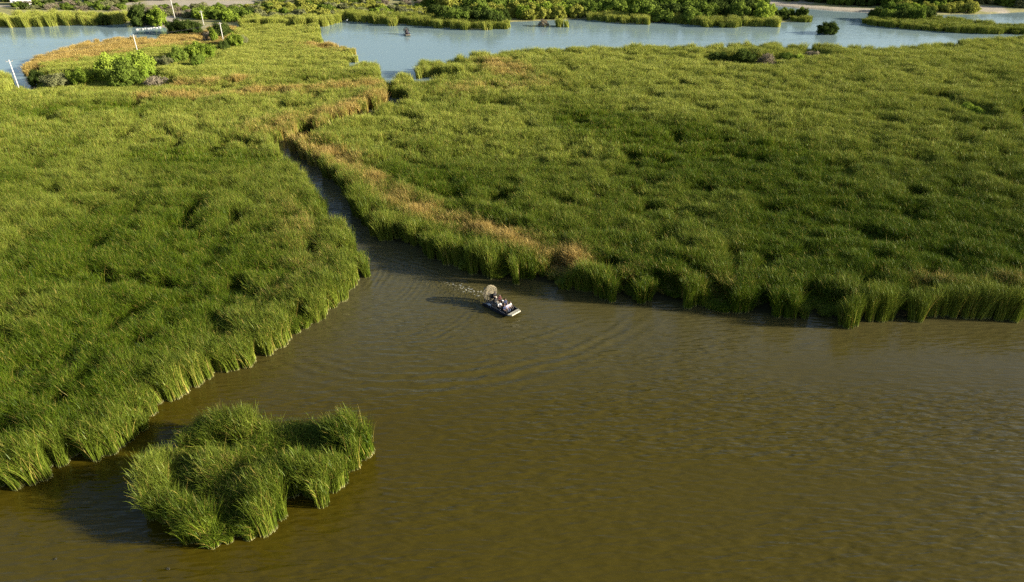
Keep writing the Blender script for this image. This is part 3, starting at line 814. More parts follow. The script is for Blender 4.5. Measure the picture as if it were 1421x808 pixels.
ORD = 'first second third fourth fifth sixth seventh eighth ninth tenth eleventh twelfth thirteenth fourteenth fifteenth sixteenth seventeenth eighteenth nineteenth twentieth'.split() + ['%d-th' % k for k in range(21, 90)]
def scatter_bushes(px_poly, spacing, kinds, rr, hh, label, group, seed, limit, cat='bush', name='bush'):
    """individual bushes inside an area outlined on the photo, back rows a little higher"""
    pw = poly(px_poly)
    g = random.Random(seed); gn = np.random.default_rng(seed)
    lo, hi = pw.min(0), pw.max(0)
    made, rows = [], []
    X, Y = np.meshgrid(np.arange(lo[0], hi[0], spacing), np.arange(lo[1], hi[1], spacing))
    X = (X + (gn.random(X.shape) - .5) * spacing * .8).ravel(); Y = (Y + (gn.random(Y.shape) - .5) * spacing * .8).ravel()
    m = inside(pw, X, Y); X, Y = X[m], Y[m]
    o = gn.permutation(len(X))[:limit]
    for i in o:
        kd = g.choice(kinds); r = rr[0] + (rr[1] - rr[0]) * g.random() ** 1.3
        word = {'dark': 'dark green', 'green': 'mid green', 'bright': 'bright green', 'yellow': 'yellow green', 'dead': 'bare brown', 'sage': 'pale sage'}[kd]
        pr_ = proj(X[i], Y[i], 2.0)
        rows.append((kd, word, pr_[0], pr_[1], r))
        made.append(bush_at(X[i], Y[i], r, hh[0] + (hh[1] - hh[0]) * g.random(), kd, label % word, group=group, name=name, cat=cat, z=0.3))
    if not rows: return
    py_ = sorted(r_[3] for r_ in rows); a_, b_ = py_[len(py_) // 3], py_[2 * len(py_) // 3]
    rs_ = sorted(r_[4] for r_ in rows); c_ = rs_[len(rs_) // 2]
    key = []
    for r_ in rows:
        row = 'front row' if r_[3] > b_ else ('back row' if r_[3] <= a_ else 'middle row')
        key.append('%s %s' % ('broad' if r_[4] > c_ else 'small', label % r_[1]) + ', ' + row)
    for kk in set(key):
        ix = sorted([q for q in range(len(key)) if key[q] == kk], key=lambda q: rows[q][2])
        for n_, q in enumerate(ix):
            lb = kk if len(ix) == 1 else kk + ', %s from left' % ORD[n_]
            made[q]['label'] = lb
S = scatter_bushes
S([(600, 34), (645, 38), (702, 39), (705, 30), (680, 24), (600, 22)], 6.0, ['dark', 'dark', 'green'], (3.6, 5.0), (4.5, 6.5), '%s bush on the headland behind the reeds', 'bushes on the far headland', 1, 26)
S([(640, 26), (704, 30), (706, 20), (650, 16)], 6.0, ['yellow', 'green'], (3.5, 5.0), (5, 7.5), '%s bush at the back of the headland', 'bushes at the back of the headland', 2, 20)
S([(706, 30), (745, 29), (815, 26), (790, 18), (708, 18)], 5.5, ['yellow', 'bright', 'yellow'], (3.2, 4.8), (4, 6.5), '%s mangrove behind the bleached bush', 'mangroves on the lake bank', 3, 36)
S([(480, 24), (598, 30), (600, 14), (480, 10)], 6.5, ['yellow', 'yellow', 'sage', 'bright'], (2.6, 4.2), (2.2, 3.6), '%s shrub behind the dark reed wall', 'shrubs behind the reed wall', 4, 60)
S([(815, 27), (905, 29), (932, 32), (1035, 33), (1085, 32), (1060, 15), (1036, 8), (960, 2), (800, 2), (790, 16)], 7.6, ['green', 'dark', 'green', 'bright'], (4.2, 6.4), (5, 8.5), '%s tree in the wood above the lake', 'trees of the lakeside wood', 5, 130, 'tree', 'tree')
S([(600, 20), (706, 16), (800, 13), (800, -3), (600, -3)], 8.5, ['green', 'dark', 'yellow'], (4.0, 6.5), (5, 8.5), '%s tree in the thicket at top centre', 'trees in the far thicket', 6, 60, 'tree', 'tree')
S([(1078, 3), (1240, 13), (1300, 17), (1330, 14), (1330, -6), (1070, -6)], 8.0, ['dark', 'dark', 'green'], (4.5, 7.0), (7, 11), '%s tree behind the sandy beach', 'trees behind the beach', 7, 75, 'tree', 'tree')
S([(1230, 20), (1300, 20), (1350, 19), (1340, 8), (1240, 10)], 6.0, ['yellow', 'bright', 'green'], (3.0, 4.8), (3, 5.5), '%s bush on the far right lake shore', 'bushes on the far right shore', 8, 26)
S([(1345, 8), (1430, 14), (1440, -4), (1330, -6)], 8, ['green', 'dark', 'sage'], (3.5, 5.5), (3.5, 6), '%s tree beyond the far sand patch', 'trees beyond the sand patch', 9, 34, 'tree', 'tree')
S([(1214, 31), (1292, 33.5), (1292, 29), (1214, 27)], 4.2, ['dark', 'green'], (3.0, 4.2), (4.6, 6.0), '%s bush on the reed spit', 'bushes on the reed spit', 10, 16)
S([(1062, 24), (1112, 23), (1122, 27), (1064, 30)], 5.0, ['green', 'dark'], (2.6, 3.6), (3.2, 4.6), '%s bush at the wooded headland tip', 'bushes at the headland tip', 11, 10)
S([(340, 30), (470, 26), (480, 10), (380, 6), (340, 14)], 6.0, ['yellow', 'yellow', 'green', 'sage'], (2.6, 4.4), (2.2, 4.0), '%s shrub behind the pointed reed row', 'shrubs on the flat behind the reed row', 12, 60)
S([(262, 30), (345, 34), (345, 20), (290, 18)], 5.5, ['bright', 'green', 'dark'], (2.6, 4.4), (3, 4.6), '%s shrub on the bank behind the far poles', 'shrubs behind the far poles', 13, 30)
S([(20, 15), (170, 17), (170, 6), (20, 6)], 6.0, ['sage', 'dark', 'green', 'dead'], (2.2, 3.8), (1.8, 3.2), '%s scrub on pale ground above the lagoon', 'scrub above the lagoon', 14, 50)
S([(-20, 3), (170, 6), (360, -1), (360, -8), (-20, -6)], 10.0, ['dark', 'green', 'dark'], (4, 6.5), (4.5, 7.5), '%s tree along the top left edge', 'trees along the top left', 15, 40, 'tree', 'tree')
S([(205, 26), (255, 26), (335, 18), (335, 10), (200, 11)], 5.5, ['dead', 'sage', 'green', 'sage'], (1.8, 3.0), (1.3, 2.4), '%s scrub on the slope below the track', 'scrub on the dry slope', 16, 50)
S([(370, 8), (620, 10), (620, -4), (370, -6)], 8.0, ['dead', 'sage', 'green', 'yellow'], (2.6, 4.2), (2.0, 3.8), '%s shrub on the far brown heath', 'shrubs on the brown heath', 17, 60)

# ------------------------------------------------------------------ poles and wires
M_POLE = simple('pole_concrete', (0.48, 0.46, 0.42), 0.8)
M_WIRE = simple('wire', (0.12, 0.12, 0.12), 0.5, 0.5)
M_INS = simple('insulator', (0.35, 0.22, 0.15), 0.3)
def solve_h(x, y, ytop):
    lo, hi = 1, 30
    for _ in range(30):
        mid = (lo + hi) / 2
        if proj(x, y, mid)[1] > ytop: lo = mid
        else: hi = mid
    return lo
POLES = [((31, 136), 83, 'tall pale power pole at the left frame edge beside the dark lagoon corner'),
         ((193, 80), 48, 'pale power pole rising from the tan reed bed'),
         ((244, 31), -4, 'tallest distant power pole on the dry slope above the lagoon'),
         ((283, 36), 15, 'short far power pole behind the shrub line, second from the right'),
         ((311, 62), 31, 'power pole in the dark bushes, rightmost of the line')]
heads = []
for (b, yt, lab) in POLES:
    x, y = P(*b)
    h = solve_h(x, y, yt)
    e = empty('power_pole', (x, y, 0), 0.5, lab, 'power pole', 'power poles across the left flats')
    bm = bmesh.new(); tube(bm, (0, 0, -0.3), (0, 0, h), 0.20, 0.13, 10)
    bm_obj('shaft', bm, M_POLE, e, True)
    bm = bmesh.new(); box(bm, (0, 0, h - 0.5), (1.5, 0.07, 0.08)); bm_obj('crossarm', bm, M_POLE, e)
    for s in (-0.75, 0, 0.75):
        bm = bmesh.new(); tube(bm, (s, 0, h - 0.44), (s, 0, h - 0.2), 0.05, 0.03, 8); bm_obj('insulator', bm, M_INS, e)
    heads.append((x, y, h))
def wire(a, b, off, label):
    bm = bmesh.new(); pr = None
    for i in range(13):
        t = i / 12
        q = Vector(((a[0] * (1 - t) + b[0] * t) + off, a[1] * (1 - t) + b[1] * t, (a[2] * (1 - t) + b[2] * t) - 0.2 - 3.0 * t * (1 - t)))
        if pr is not None: tube(bm, pr, q, 0.012, seg=5)
        pr = q
    bm_obj('power_line', bm, M_WIRE, None, label=label, cat='wire', group='wires strung between the poles')
for off, w in ((-0.66, 'left-hand'), (0.66, 'right-hand')):
    wire(heads[0], heads[1], off, 'thin %s wire from the edge pole to the pole in the tan reeds' % w)
    wire(heads[1], heads[4], off, 'thin %s wire from the tan reed pole to the bush line pole' % w)

# ------------------------------------------------------------------ houses at the far top left
M_WALLW = simple('white_wall', (0.80, 0.79, 0.76), 0.8, var=0.05)
M_ROOF = simple('roof_sheet', (0.55, 0.56, 0.58), 0.5, 0.2)
M_GLASS = simple('window_glass', (0.04, 0.05, 0.06), 0.1)
M_DOOR = simple('door_wood', (0.20, 0.12, 0.07), 0.6)
def house(px, py, w, d, h, rz, label):
    x, y = P(px, py)
    e = empty('house', (x, y, 0.55), rz, label, 'house')
    bm = bmesh.new(); box(bm, (0, 0, h / 2 - .2), (w, d, h + .4)); bm_obj('wall', bm, M_WALLW, e)
    bm = bmesh.new()
    o = 0.4; z0 = h + 0.01
    vs = [bm.verts.new(v) for v in ((-w/2-o, -d/2-o, z0), (w/2+o, -d/2-o, z0), (w/2+o, d/2+o, z0), (-w/2-o, d/2+o, z0), (-w/2-o, 0, z0+1.3), (w/2+o, 0, z0+1.3))]
    for f in ((0, 1, 5, 4), (2, 3, 4, 5), (0, 4, 3), (1, 2, 5), (3, 2, 1, 0)): bm.faces.new([vs[i] for i in f])
    bm_obj('roof', bm, M_ROOF, e)
    bm = bmesh.new(); box(bm, (0.8, -d/2 - .03, 1.0), (0.95, 0.08, 2.0)); dr = bm_obj('door', bm, M_DOOR, e)
    for wx_ in (-w * .3, w * .36):
        bm = bmesh.new(); box(bm, (wx_, -d/2 - .02, 1.6), (1.2, 0.08, 1.0)); f = bm_obj('window', bm, M_WALLW, e)
        bm = bmesh.new(); box(bm, (wx_, -d/2 - .07, 1.6), (1.0, 0.04, 0.8)); bm_obj('pane', bm, M_GLASS, f)
    return e
house(33, 8, 8.5, 6, 3.2, 0.15, 'white house cut by the top edge of the view above the lagoon')
house(297, 1, 7, 5, 2.6, -0.1, 'small pale shed beyond the sandy track at the top edge')

# pale rocks and bird
M_ROCK = simple('pale_rock', (0.62, 0.58, 0.52), 0.9)
for k in range(9):
    px = 190 + k * 3.9; py = 41.5 - 0.32 * k + random.uniform(-.4, .4)
    x, y = P(px, py)
    bm = bmesh.new(); bmesh.ops.create_icosphere(bm, subdivisions=2, radius=1)
    g = random.Random(k)
    for v in bm.verts: v.co *= 0.85 + 0.3 * g.random()
    s = 0.3 + 0.3 * g.random()
    for v in bm.verts: v.co = Vector((v.co.x * s * 1.3, v.co.y * s, v.co.z * s * 0.5))
    o = bm_obj('rock', bm, M_ROCK, None, label='pale rock at the water line below the dark lagoon tree, %s from left' % ORD[k], cat='rock', group='pale rocks on the lagoon shore')
    o.location = (x, y, 0.15)
M_WHITE = simple('white_feathers', (0.8, 0.8, 0.78), 0.7, var=.03)
M_BILL = simple('bill', (0.7, 0.4, 0.1), 0.4)
M_DARKLEG = simple('bird_leg', (0.05, 0.05, 0.05), 0.5)
x, y = P(482, 30.5)
e = empty('egret', (x, y, 0), 0.4, 'white wading bird by the far dark reeds at the head of the lake', 'bird')
bm = bmesh.new()
ball(bm, (0, 0, .75), .3, 12, (1.25, .7, .75)); tube(bm, (.28, 0, .85), (.42, 0, 1.15), .08, .05); tube(bm, (.42, 0, 1.13), (.36, 0, 1.4), .05, .045); ball(bm, (.40, 0, 1.42), .075, 8, (1.4, 1, 1))
tube(bm, (-.3, 0, .72), (-.6, 0, .62), .12, .03)
o = bm_obj('body', bm, M_WHITE, e, True)
rm = o.modifiers.new('r', 'REMESH'); rm.mode = 'VOXEL'; rm.voxel_size = 0.03; rm.use_smooth_shade = True
bm = bmesh.new(); tube(bm, (.48, 0, 1.42), (.66, 0, 1.39), .02, .004); bm_obj('bill', bm, M_BILL, e)
for s in (-.07, .07):
    bm = bmesh.new(); tube(bm, (0, s, .55), (.03, s, -.2), .02, .015); bm_obj('leg', bm, M_DARKLEG, e)
M_WEED = simple('dark_weed', (0.03, 0.028, 0.015), 0.8)
for (px, py, lab) in ((77, 776, 'small dark clump of weed floating on the water, nearer the bottom left corner'),
                      (234, 790, 'small dark clump of weed floating at the bottom edge below the reed island')):
    x, y = P(px, py)
    bm = bmesh.new(); g = random.Random(px)
    for k in range(16):
        a = g.random() * 6.28; r = g.random() * .13
        tube(bm, (r * math.cos(a), r * math.sin(a), -.02), (r * math.cos(a) + g.uniform(-.12, .12), r * math.sin(a) + g.uniform(-.12, .12), g.uniform(.02, .13)), .014, .005, 5)
    ball(bm, (0, 0, 0), .12, 8, (1, .8, .35))
    o = bm_obj('floating_weed', bm, M_WEED, None, label=lab, cat='weed'); o.location = (x, y, 0.01)

# ------------------------------------------------------------------ airboat
M_HULL = simple('hull_navy', (0.010, 0.012, 0.022), 0.35)
M_CREAM = simple('bow_cream', (0.42, 0.38, 0.27), 0.5, var=.2)
M_DECK = simple('deck_grey', (0.06, 0.06, 0.06), 0.7)
M_SEAT = simple('seat_vinyl', (0.03, 0.03, 0.035), 0.5)
M_CAGE = simple('cage_tan', (0.27, 0.225, 0.14), 0.6, 0.0)
M_CAGEB = simple('cage_black', (0.015, 0.02, 0.02), 0.45, 0.2)
M_STEEL = simple('frame_steel', (0.35, 0.35, 0.36), 0.35, 0.8)
M_ENG = simple('engine_iron', (0.05, 0.045, 0.04), 0.5, 0.5)
M_PROP = simple('propeller', (0.06, 0.05, 0.04), 0.4)
M_COOL = simple('cooler_white', (0.8, 0.8, 0.8), 0.5)
def hull_bm():
    bm = bmesh.new()
    st = [(-2.6, 1.05, 1.15, -.10, .42), (-1.5, 1.05, 1.17, -.12, .42), (0.4, 1.05, 1.17, -.12, .42), (1.4, 1.0, 1.13, -.06, .44), (2.0, .92, 1.06, .08, .48), (2.45, .82, .95, .26, .52), (2.72, .72, .86, .42, .56)]
    rings = []
    for (x, wb_, wt, zb, zt) in st:
        zi = max(zb + 0.08, 0.08 if x < 2.0 else zb + .10)
        pr = [(-wb_, zb), (-wt, zb + .14), (-wt, zt), (-wt + .09, zt), (-wt + .11, min(zi, zt - .02)), (wt - .11, min(zi, zt - .02)), (wt - .09, zt), (wt, zt), (wt, zb + .14), (wb_, zb)]
        rings.append([bm.verts.new((x, y, z)) for y, z in pr])
    n = 10
    for a, b in zip(rings[:-1], rings[1:]):
        for i in range(n): bm.faces.new((a[i], b[i], b[(i + 1) % n], a[(i + 1) % n]))
    bm.faces.new(rings[0]); bm.faces.new(list(reversed(rings[-1])))
    bmesh.ops.recalc_face_normals(bm, faces=bm.faces)
    return bm
BS = 1.02
def make_airboat(loc, rz, label, cage):
    e = empty('airboat', loc, rz, label, 'airboat')
    e.scale = (BS, BS, BS)
    bm_obj('hull', hull_bm(), M_HULL, e)
    bm = bmesh.new()   # pale raked bow deck
    vs = [bm.verts.new(v) for v in ((2.15, -1.02, .52), (2.15, 1.02, .52), (2.5, .92, .55), (2.78, .80, .60), (2.78, -.80, .60), (2.5, -.92, .55))]
    lo = [bm.verts.new((v.co.x + .03, v.co.y * 1.04, v.co.z - .16)) for v in vs]
    bm.faces.new(vs); bm.faces.new(list(reversed(lo)))
    for i in range(6): bm.faces.new((vs[i], lo[i], lo[(i + 1) % 6], vs[(i + 1) % 6]))
    bmesh.ops.recalc_face_normals(bm, faces=bm.faces)
    bm_obj('bow_deck', bm, M_CREAM, e)
    bm = bmesh.new()
    for s in (-1, 1):
        ringpath(bm, [(-2.4, s * 1.13, .43), (-1.6, s * 1.13, .60), (0.9, s * 1.13, .60), (1.7, s * 1.08, .50)], .022, False)
    bm_obj('rail', bm, M_STEEL, e)
    for xx, zz in ((1.05, 0.42), (0.15, 0.50), (-0.75, 0.85)):
        b = empty_child = None
        bm = bmesh.new(); box(bm, (xx, 0, zz), (.42, 1.72 if xx > -.5 else 1.3, .10)); bmesh.ops.bevel(bm, geom=bm.edges[:], offset=.02, segments=2, affect='EDGES')
        st = bm_obj('bench', bm, M_SEAT, e)
        bm = bmesh.new(); box(bm, (xx - .24, 0, zz + .26), (.07, 1.72 if xx > -.5 else 1.3, .40), (0, -.12, 0)); bmesh.ops.bevel(bm, geom=bm.edges[:], offset=.02, segments=2, affect='EDGES')
        bm_obj('backrest', bm, M_SEAT, st)
        bm = bmesh.new()
        for sy in (-.6, .6): 
            for sx in (-.15, .15): tube(bm, (xx + sx, sy, .06), (xx + sx, sy, zz - .04), .02, seg=6)
        bm_obj('bench_frame', bm, M_STEEL, st)
    # raised driver stand
    bm = bmesh.new()
    for sx in (-.2, .2):
        for sy in (-.25, .25): tube(bm, (-1.30 + sx * 1.4, sy * 1.4, .06), (-1.30 + sx, sy, 1.22), .025, seg=6)
    bm_obj('driver_stand', bm, M_STEEL, e)
    bm = bmesh.new(); box(bm, (-1.28, 0, 1.27), (.46, .5, .1)); box(bm, (-1.54, 0, 1.55), (.08, .5, .5), (0, -.1, 0)); bmesh.ops.bevel(bm, geom=bm.edges[:], offset=.02, segments=2, affect='EDGES')
    bm_obj('driver_seat', bm, M_SEAT, e)
    bm = bmesh.new(); tube(bm, (-1.0, .36, .5), (-1.0, .36, 1.7), .018); ball(bm, (-1.0, .36, 1.72), .04, 8); bm_obj('control_stick', bm, M_STEEL, e)
    # engine
    bm = bmesh.new(); box(bm, (-1.82, 0, 1.25), (.48, .42, .45))
    for s in (-1, 1):
        for k in (-.12, .12): tube(bm, (-1.82 + k, s * .15, 1.3), (-1.82 + k, s * .48, 1.38), .10, .08, 10)
    tube(bm, (-1.82, 0, 1.35), (-2.16, 0, 1.45), .08)
    for s in (-.3, .3): tube(bm, (-1.82, s, .06), (-1.82, s * .5, 1.1), .03)
    bm_obj('engine', bm, M_ENG, e)
    # propeller
    bm = bmesh.new()
    for a in (0.5, 0.5 + 2.094, 0.5 + 4.189):
        prev = None
        for k in range(6):
            r = .06 + k * .165; w = (.10, .16, .18, .16, .13, .08)[k]; tw = .7 - k * .09
            c, s = math.cos(a), math.sin(a)
            p1 = bm.verts.new((-2.2 + math.sin(tw) * w / 2, r * c - s * math.cos(tw) * w / 2, 1.5 + r * s + c * math.cos(tw) * w / 2))
            p2 = bm.verts.new((-2.2 - math.sin(tw) * w / 2, r * c + s * math.cos(tw) * w / 2, 1.5 + r * s - c * math.cos(tw) * w / 2))
            p3 = bm.verts.new(p1.co + Vector((.02, 0, 0))); p4 = bm.verts.new(p2.co + Vector((.02, 0, 0)))
            if prev:
                q1, q2, q3, q4 = prev
                for f in ((q1, p1, p2, q2), (q4, p4, p3, q3), (q3, p3, p1, q1), (q2, p2, p4, q4)): bm.faces.new(f)
            prev = (p1, p2, p3, p4)
    ball(bm, (-2.2, 0, 1.5), .09, 10)
    bm_obj('propeller', bm, M_PROP, e)
    # cage: rims, rings and spokes of wire in front and behind
    bm = bmesh.new()
    for xx, rr_ in ((-1.98, 1.08), (-2.2, 1.12), (-2.45, 1.08)):
        ringpath(bm, [(xx, rr_ * math.cos(t), 1.58 + rr_ * math.sin(t)) for t in np.linspace(0, 2 * math.pi, 33)[:-1]], .032)
    for k in range(24):
        t = k / 24 * 2 * math.pi
        tube(bm, (-1.98, 1.08 * math.cos(t), 1.58 + 1.08 * math.sin(t)), (-2.45, 1.08 * math.cos(t), 1.58 + 1.08 * math.sin(t)), .014, seg=5)
    fr = bm_obj('cage', bm, cage, e, True)
    for nm, xx, bul in (('front_guard', -1.98, .14), ('rear_guard', -2.45, -.14)):
        bm = bmesh.new()
        for rr_ in np.linspace(.15, 1.0, 8):
            bx_ = xx + bul * (1 - rr_ ** 2)
            ringpath(bm, [(bx_, rr_ * math.cos(t), 1.58 + rr_ * math.sin(t)) for t in np.linspace(0, 2 * math.pi, 25)[:-1]], .013, seg=4)
        for k in range(28):
            t = k / 28 * 2 * math.pi
            tube(bm, (xx + bul * .98, .12 * math.cos(t), 1.58 + .12 * math.sin(t)), (xx + bul * .5, .72 * math.cos(t), 1.58 + .72 * math.sin(t)), .012, seg=4)
            tube(bm, (xx + bul * .5, .72 * math.cos(t), 1.58 + .72 * math.sin(t)), (xx, 1.08 * math.cos(t), 1.58 + 1.08 * math.sin(t)), .012, seg=4)
        bm_obj(nm, bm, cage, fr)
    bm = bmesh.new()
    for s in (-.8, .8):
        tube(bm, (-2.0, s, .4), (-2.0, s, .86), .03); tube(bm, (-2.45, s, .4), (-2.45, s, .86), .03)
    bm_obj('cage_leg', bm, M_STEEL, e)
    for s in (-.42, .42):
        bm = bmesh.new(); box(bm, (-2.78, s, 1.55), (.42, .035, 1.75)); bmesh.ops.bevel(bm, geom=bm.edges[:], offset=.012, segments=1, affect='EDGES')
        bm_obj('rudder', bm, cage, e)
    return e

# people ------------------------------------------------------------
def skin_part(name, chains, voxel, mat, parent=None):
    """chains of (point, radius) merged into one continuous surface"""
    bm = bmesh.new()
    for ch in chains:
        for (p, r), (q, s) in zip(ch[:-1], ch[1:]): tube(bm, p, q, r, s, 12)
        for p, r in ch: ball(bm, p, r, 12)
    me = bpy.data.meshes.new(name + '_raw'); bm.to_mesh(me); bm.free()
    o = bpy.data.objects.new(name, me); C.objects.link(o)
    rm = o.modifiers.new('r', 'REMESH'); rm.mode = 'VOXEL'; rm.voxel_size = voxel; rm.use_smooth_shade = True
    sm_ = o.modifiers.new('s', 'SMOOTH'); sm_.factor = .5; sm_.iterations = 2
    dg = bpy.context.evaluated_depsgraph_get()
    me2 = bpy.data.meshes.new_from_object(o.evaluated_get(dg)); me2.name = name
    bpy.data.objects.remove(o)
    me2.materials.clear(); me2.materials.append(mat); me2.shade_smooth()
    return me2
M_SKIN = simple('skin', (0.30, 0.18, 0.12), 0.5, var=.05)
M_HAIR = simple('hair', (0.03, 0.02, 0.015), 0.6)
CL = {n: simple('cloth_' + n, c, 0.85, scale=12) for n, c in dict(white=(0.60, 0.59, 0.59), black=(0.02, 0.02, 0.022), navy=(0.02, 0.03, 0.08), maroon=(0.07, 0.015, 0.015), grey=(0.35, 0.34, 0.36), lilac=(0.38, 0.35, 0.44), cream=(0.62, 0.55, 0.42), denim=(0.06, 0.08, 0.14)).items()}
# seated figure: origin at the seat under the hips, facing +x
arms = {}
def hand(s, w, d=(1, 0, -.15)):
    d = Vector(d).normalized(); sd = Vector((0, 1, 0)); out_ = []
    w = Vector(w)
    palm = w + d * .05
    out_.append([(w, .026), (palm, .032), (w + d * .085, .030)])
    for k, (o_, L_) in enumerate(((-.027, .060), (-.009, .070), (.009, .066), (.027, .052))):
        b = w + d * .085 + sd * o_
        m_ = b + d * L_ * .5; t_ = m_ + (d + Vector((0, 0, -.9))).normalized() * L_ * .5
        out_.append([(b, .0105), (m_, .0100), (t_, .0090)])
    tb = w + d * .03 - sd * s * .025
    out_.append([(tb, .012), (tb + d * .035 - sd * s * .025, .011), (tb + d * .06 - sd * s * .028, .010)])
    return out_
torso = [((0, 0, .10), .135), ((0.01, 0, .28), .125), ((.0, 0, .45), .145), ((0, 0, .54), .10)]
body_ch = [torso, [((0, 0, .50), .07), ((.01, 0, .66), .055)],
           [((.0, 0, .74), .092), ((.015, 0, .80), .092)], [((.04, 0, .70), .062), ((.06, 0, .68), .040)],
           [((.095, 0, .755), .014), ((.118, 0, .735), .015)], [((0, .09, .745), .022), ((-.01, .098, .765), .020)], [((0, -.09, .745), .022), ((-.01, -.098, .765), .020)],
           [((0, -.19, .52), .06), ((0, .19, .52), .06)]]
for s in (-1, 1):
    body_ch += [[((0, s * .20, .52), .055), ((.05, s * .25, .28), .042), ((.28, s * .16, .17), .030), ((.30, s * .155, .165), .027)]]
    body_ch += hand(s, (.30, s * .155, .165))
    body_ch += [[((0, s * .09, .10), .095), ((.22, s * .11, .10), .080), ((.43, s * .12, .09), .060)], [((.43, s * .12, .09), .060), ((.42, s * .12, -.12), .055), ((.40, s * .12, -.36), .038)],
                [((.40, s * .12, -.38), .040), ((.48, s * .12, -.40), .036), ((.58, s * .13, -.41), .028)]]
ME_BODY = skin_part('body', body_ch, .010, M_SKIN)
ME_SHIRT = skin_part('shirt', [[(p, r + .018) for p, r in torso], [((0, -.19, .52), .075), ((0, .19, .52), .075)]] +
                     [[((0, s * .20, .52), .072), ((.04, s * .24, .34), .062)] for s in (-1, 1)], .018, CL['white'])
ME_TROUS = skin_part('trousers', [[((0, -.06, .09), .14), ((0, .06, .09), .14)]] + [[((0, s * .09, .10), .110), ((.22, s * .11, .10), .094), ((.43, s * .12, .09), .076)] for s in (-1, 1)] +
                     [[((.43, s * .12, .09), .076), ((.42, s * .12, -.12), .068), ((.40, s * .12, -.30), .055)] for s in (-1, 1)], .018, CL['black'])
ME_HAIR = skin_part('hair', [[((-.02, 0, .80), .102), ((-.035, 0, .72), .085)], [((.02, 0, .84), .080), ((-.02, 0, .84), .09)]], .014, M_HAIR)
def cap_mesh():
    bm = bmesh.new(); ball(bm, (0, 0, .835), .108, 16, (1, .95, .72)); box(bm, (.125, 0, .825), (.12, .15, .015), (0, .15, 0))
    me = bpy.data.meshes.new('cap'); bm.to_mesh(me); bm.free(); me.materials.append(CL['white']); return me
def vest_mesh():
    bm = bmesh.new()
    for s in (-1, 1): box(bm, (.145, s * .085, .34), (.07, .13, .36), (0, -.06, 0))
    box(bm, (-.15, 0, .34), (.06, .28, .36))
    for s in (-1, 1): box(bm, (0, s * .10, .60), (.26, .06, .04))
    bmesh.ops.bevel(bm, geom=bm.edges[:], offset=.015, segments=2, affect='EDGES')
    me = bpy.data.meshes.new('life_vest'); bm.to_mesh(me); bm.free(); me.materials.append(CL['maroon']); return me
ME_CAP, ME_VEST = cap_mesh(), vest_mesh()
def eyes_mesh():
    bm = bmesh.new()
    for s in (-1, 1): ball(bm, (.092, s * .032, .765), .011, 8)
    me = bpy.data.meshes.new('eyes'); bm.to_mesh(me); bm.free(); me.materials.append(M_HAIR); return me
ME_EYES = eyes_mesh()
def person(boat_e, lx, ly, lz, turn, shirt, trous, label, cap=None, vest=None, group=None):
    m = Matrix.Translation(boat_e.location) @ boat_e.rotation_euler.to_matrix().to_4x4()
    p = m @ (Vector((lx, ly, lz)) * BS)
    e = bpy.data.objects.new('person', ME_BODY); e.location = p; e.rotation_euler = (0, 0, boat_e.rotation_euler.z + turn)
    e.scale = (1.06, 1.06, 1.06)
    link(e, None, label, 'person', group)
    def part(n, me, mat):
        o = bpy.data.objects.new(n, me); link(o, e)
        if mat: o.material_slots[0].link = 'OBJECT'; o.material_slots[0].material = mat
    part('shirt', ME_SHIRT, CL[shirt]); part('trousers', ME_TROUS, CL[trous]); part('eyes', ME_EYES, None)
    if cap: part('cap', ME_CAP, CL[cap])
    else: part('hair', ME_HAIR, None)
    if vest: part('life_vest', ME_VEST, CL[vest])
    return e
a = Vector((*P(683, 419), 0)); b = Vector((*P(716, 436), 0))
rz = math.atan2(b.y - a.y, b.x - a.x)
ctr = (Vector((*P(696, 429), 0)))
boat = make_airboat((ctr.x, ctr.y, 0.02), rz, 'dark airboat full of seated people with tan propeller cage and pale bow', M_CAGE)
GP = 'people riding in the airboat'
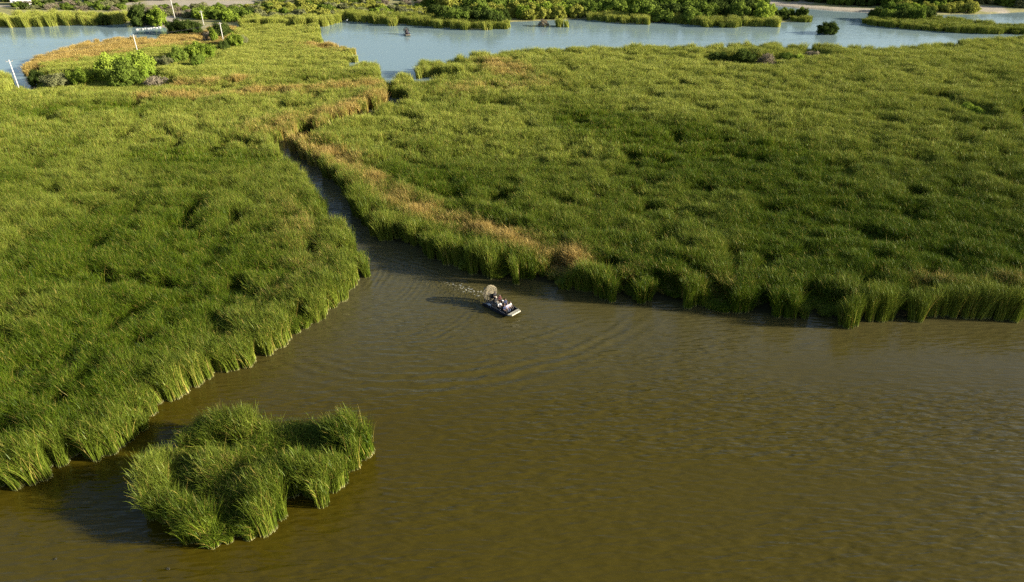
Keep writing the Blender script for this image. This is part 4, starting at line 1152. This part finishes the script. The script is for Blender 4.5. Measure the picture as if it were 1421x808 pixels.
person(boat, 1.08, .55, .46, .1, 'grey', 'black', 'seated person in grey top at the front bench, on the far side of the boat', group=GP)
person(boat, 1.08, .0, .46, -.1, 'lilac', 'denim', 'seated person in pale lilac top in the middle of the front bench', group=GP)
person(boat, 1.08, -.55, .46, .2, 'navy', 'black', 'seated person in navy top at the near side of the front bench', group=GP)
person(boat, .18, .55, .54, .0, 'navy', 'black', 'seated person in navy top on the second bench, far side', group=GP)
person(boat, .18, .0, .54, .3, 'black', 'grey', 'seated person in black top mid second bench with white cap', cap='white', group=GP)
person(boat, .18, -.55, .54, -.2, 'white', 'black', 'seated person in white top on the near side of the second bench', group=GP)
person(boat, -.72, .36, .89, .0, 'maroon', 'black', 'seated person in maroon top on the raised rear bench, far side', group=GP)
person(boat, -.72, -.36, .89, .1, 'black', 'cream', 'seated person in black top on the raised rear bench, near side', cap='cream', group=GP)
person(boat, -1.26, 0, 1.31, 0, 'black', 'black', 'driver in black seated highest, right in front of the tan cage', cap='black')
bm = bmesh.new(); box(bm, (0, 0, .14), (.5, .32, .28)); bmesh.ops.bevel(bm, geom=bm.edges[:], offset=.03, segments=2, affect='EDGES')
p = Matrix.Translation(boat.location) @ boat.rotation_euler.to_matrix().to_4x4() @ (Vector((-1.55, -.82, .12)) * BS)
ce = empty('cool_box', p, rz, 'white cool box by the near rear side of the tan caged airboat', 'cool box')
bm_obj('tub', bm, M_COOL, ce)
bm = bmesh.new(); box(bm, (0, 0, .305), (.52, .34, .045)); bm_obj('lid', bm, M_COOL, ce)

x, y = P(564, 50.5)
d2 = math.atan2(-y, -x)
boat2 = make_airboat((x, y + 2.4, 0.02), d2 + 0.12, 'distant airboat seen bow-on in the blue lake with dark cage and white bow', M_CAGEB)
person(boat2, 1.08, .3, .46, 0, 'navy', 'black', 'person in navy top riding in front of the distant airboat', group='people in the distant airboat')
person(boat2, .18, -.2, .54, 0, 'black', 'black', 'person in black top on the second bench of the distant airboat', group='people in the distant airboat')
person(boat2, -1.26, 0, 1.31, 0, 'black', 'navy', 'driver of the distant airboat in black, seated highest')
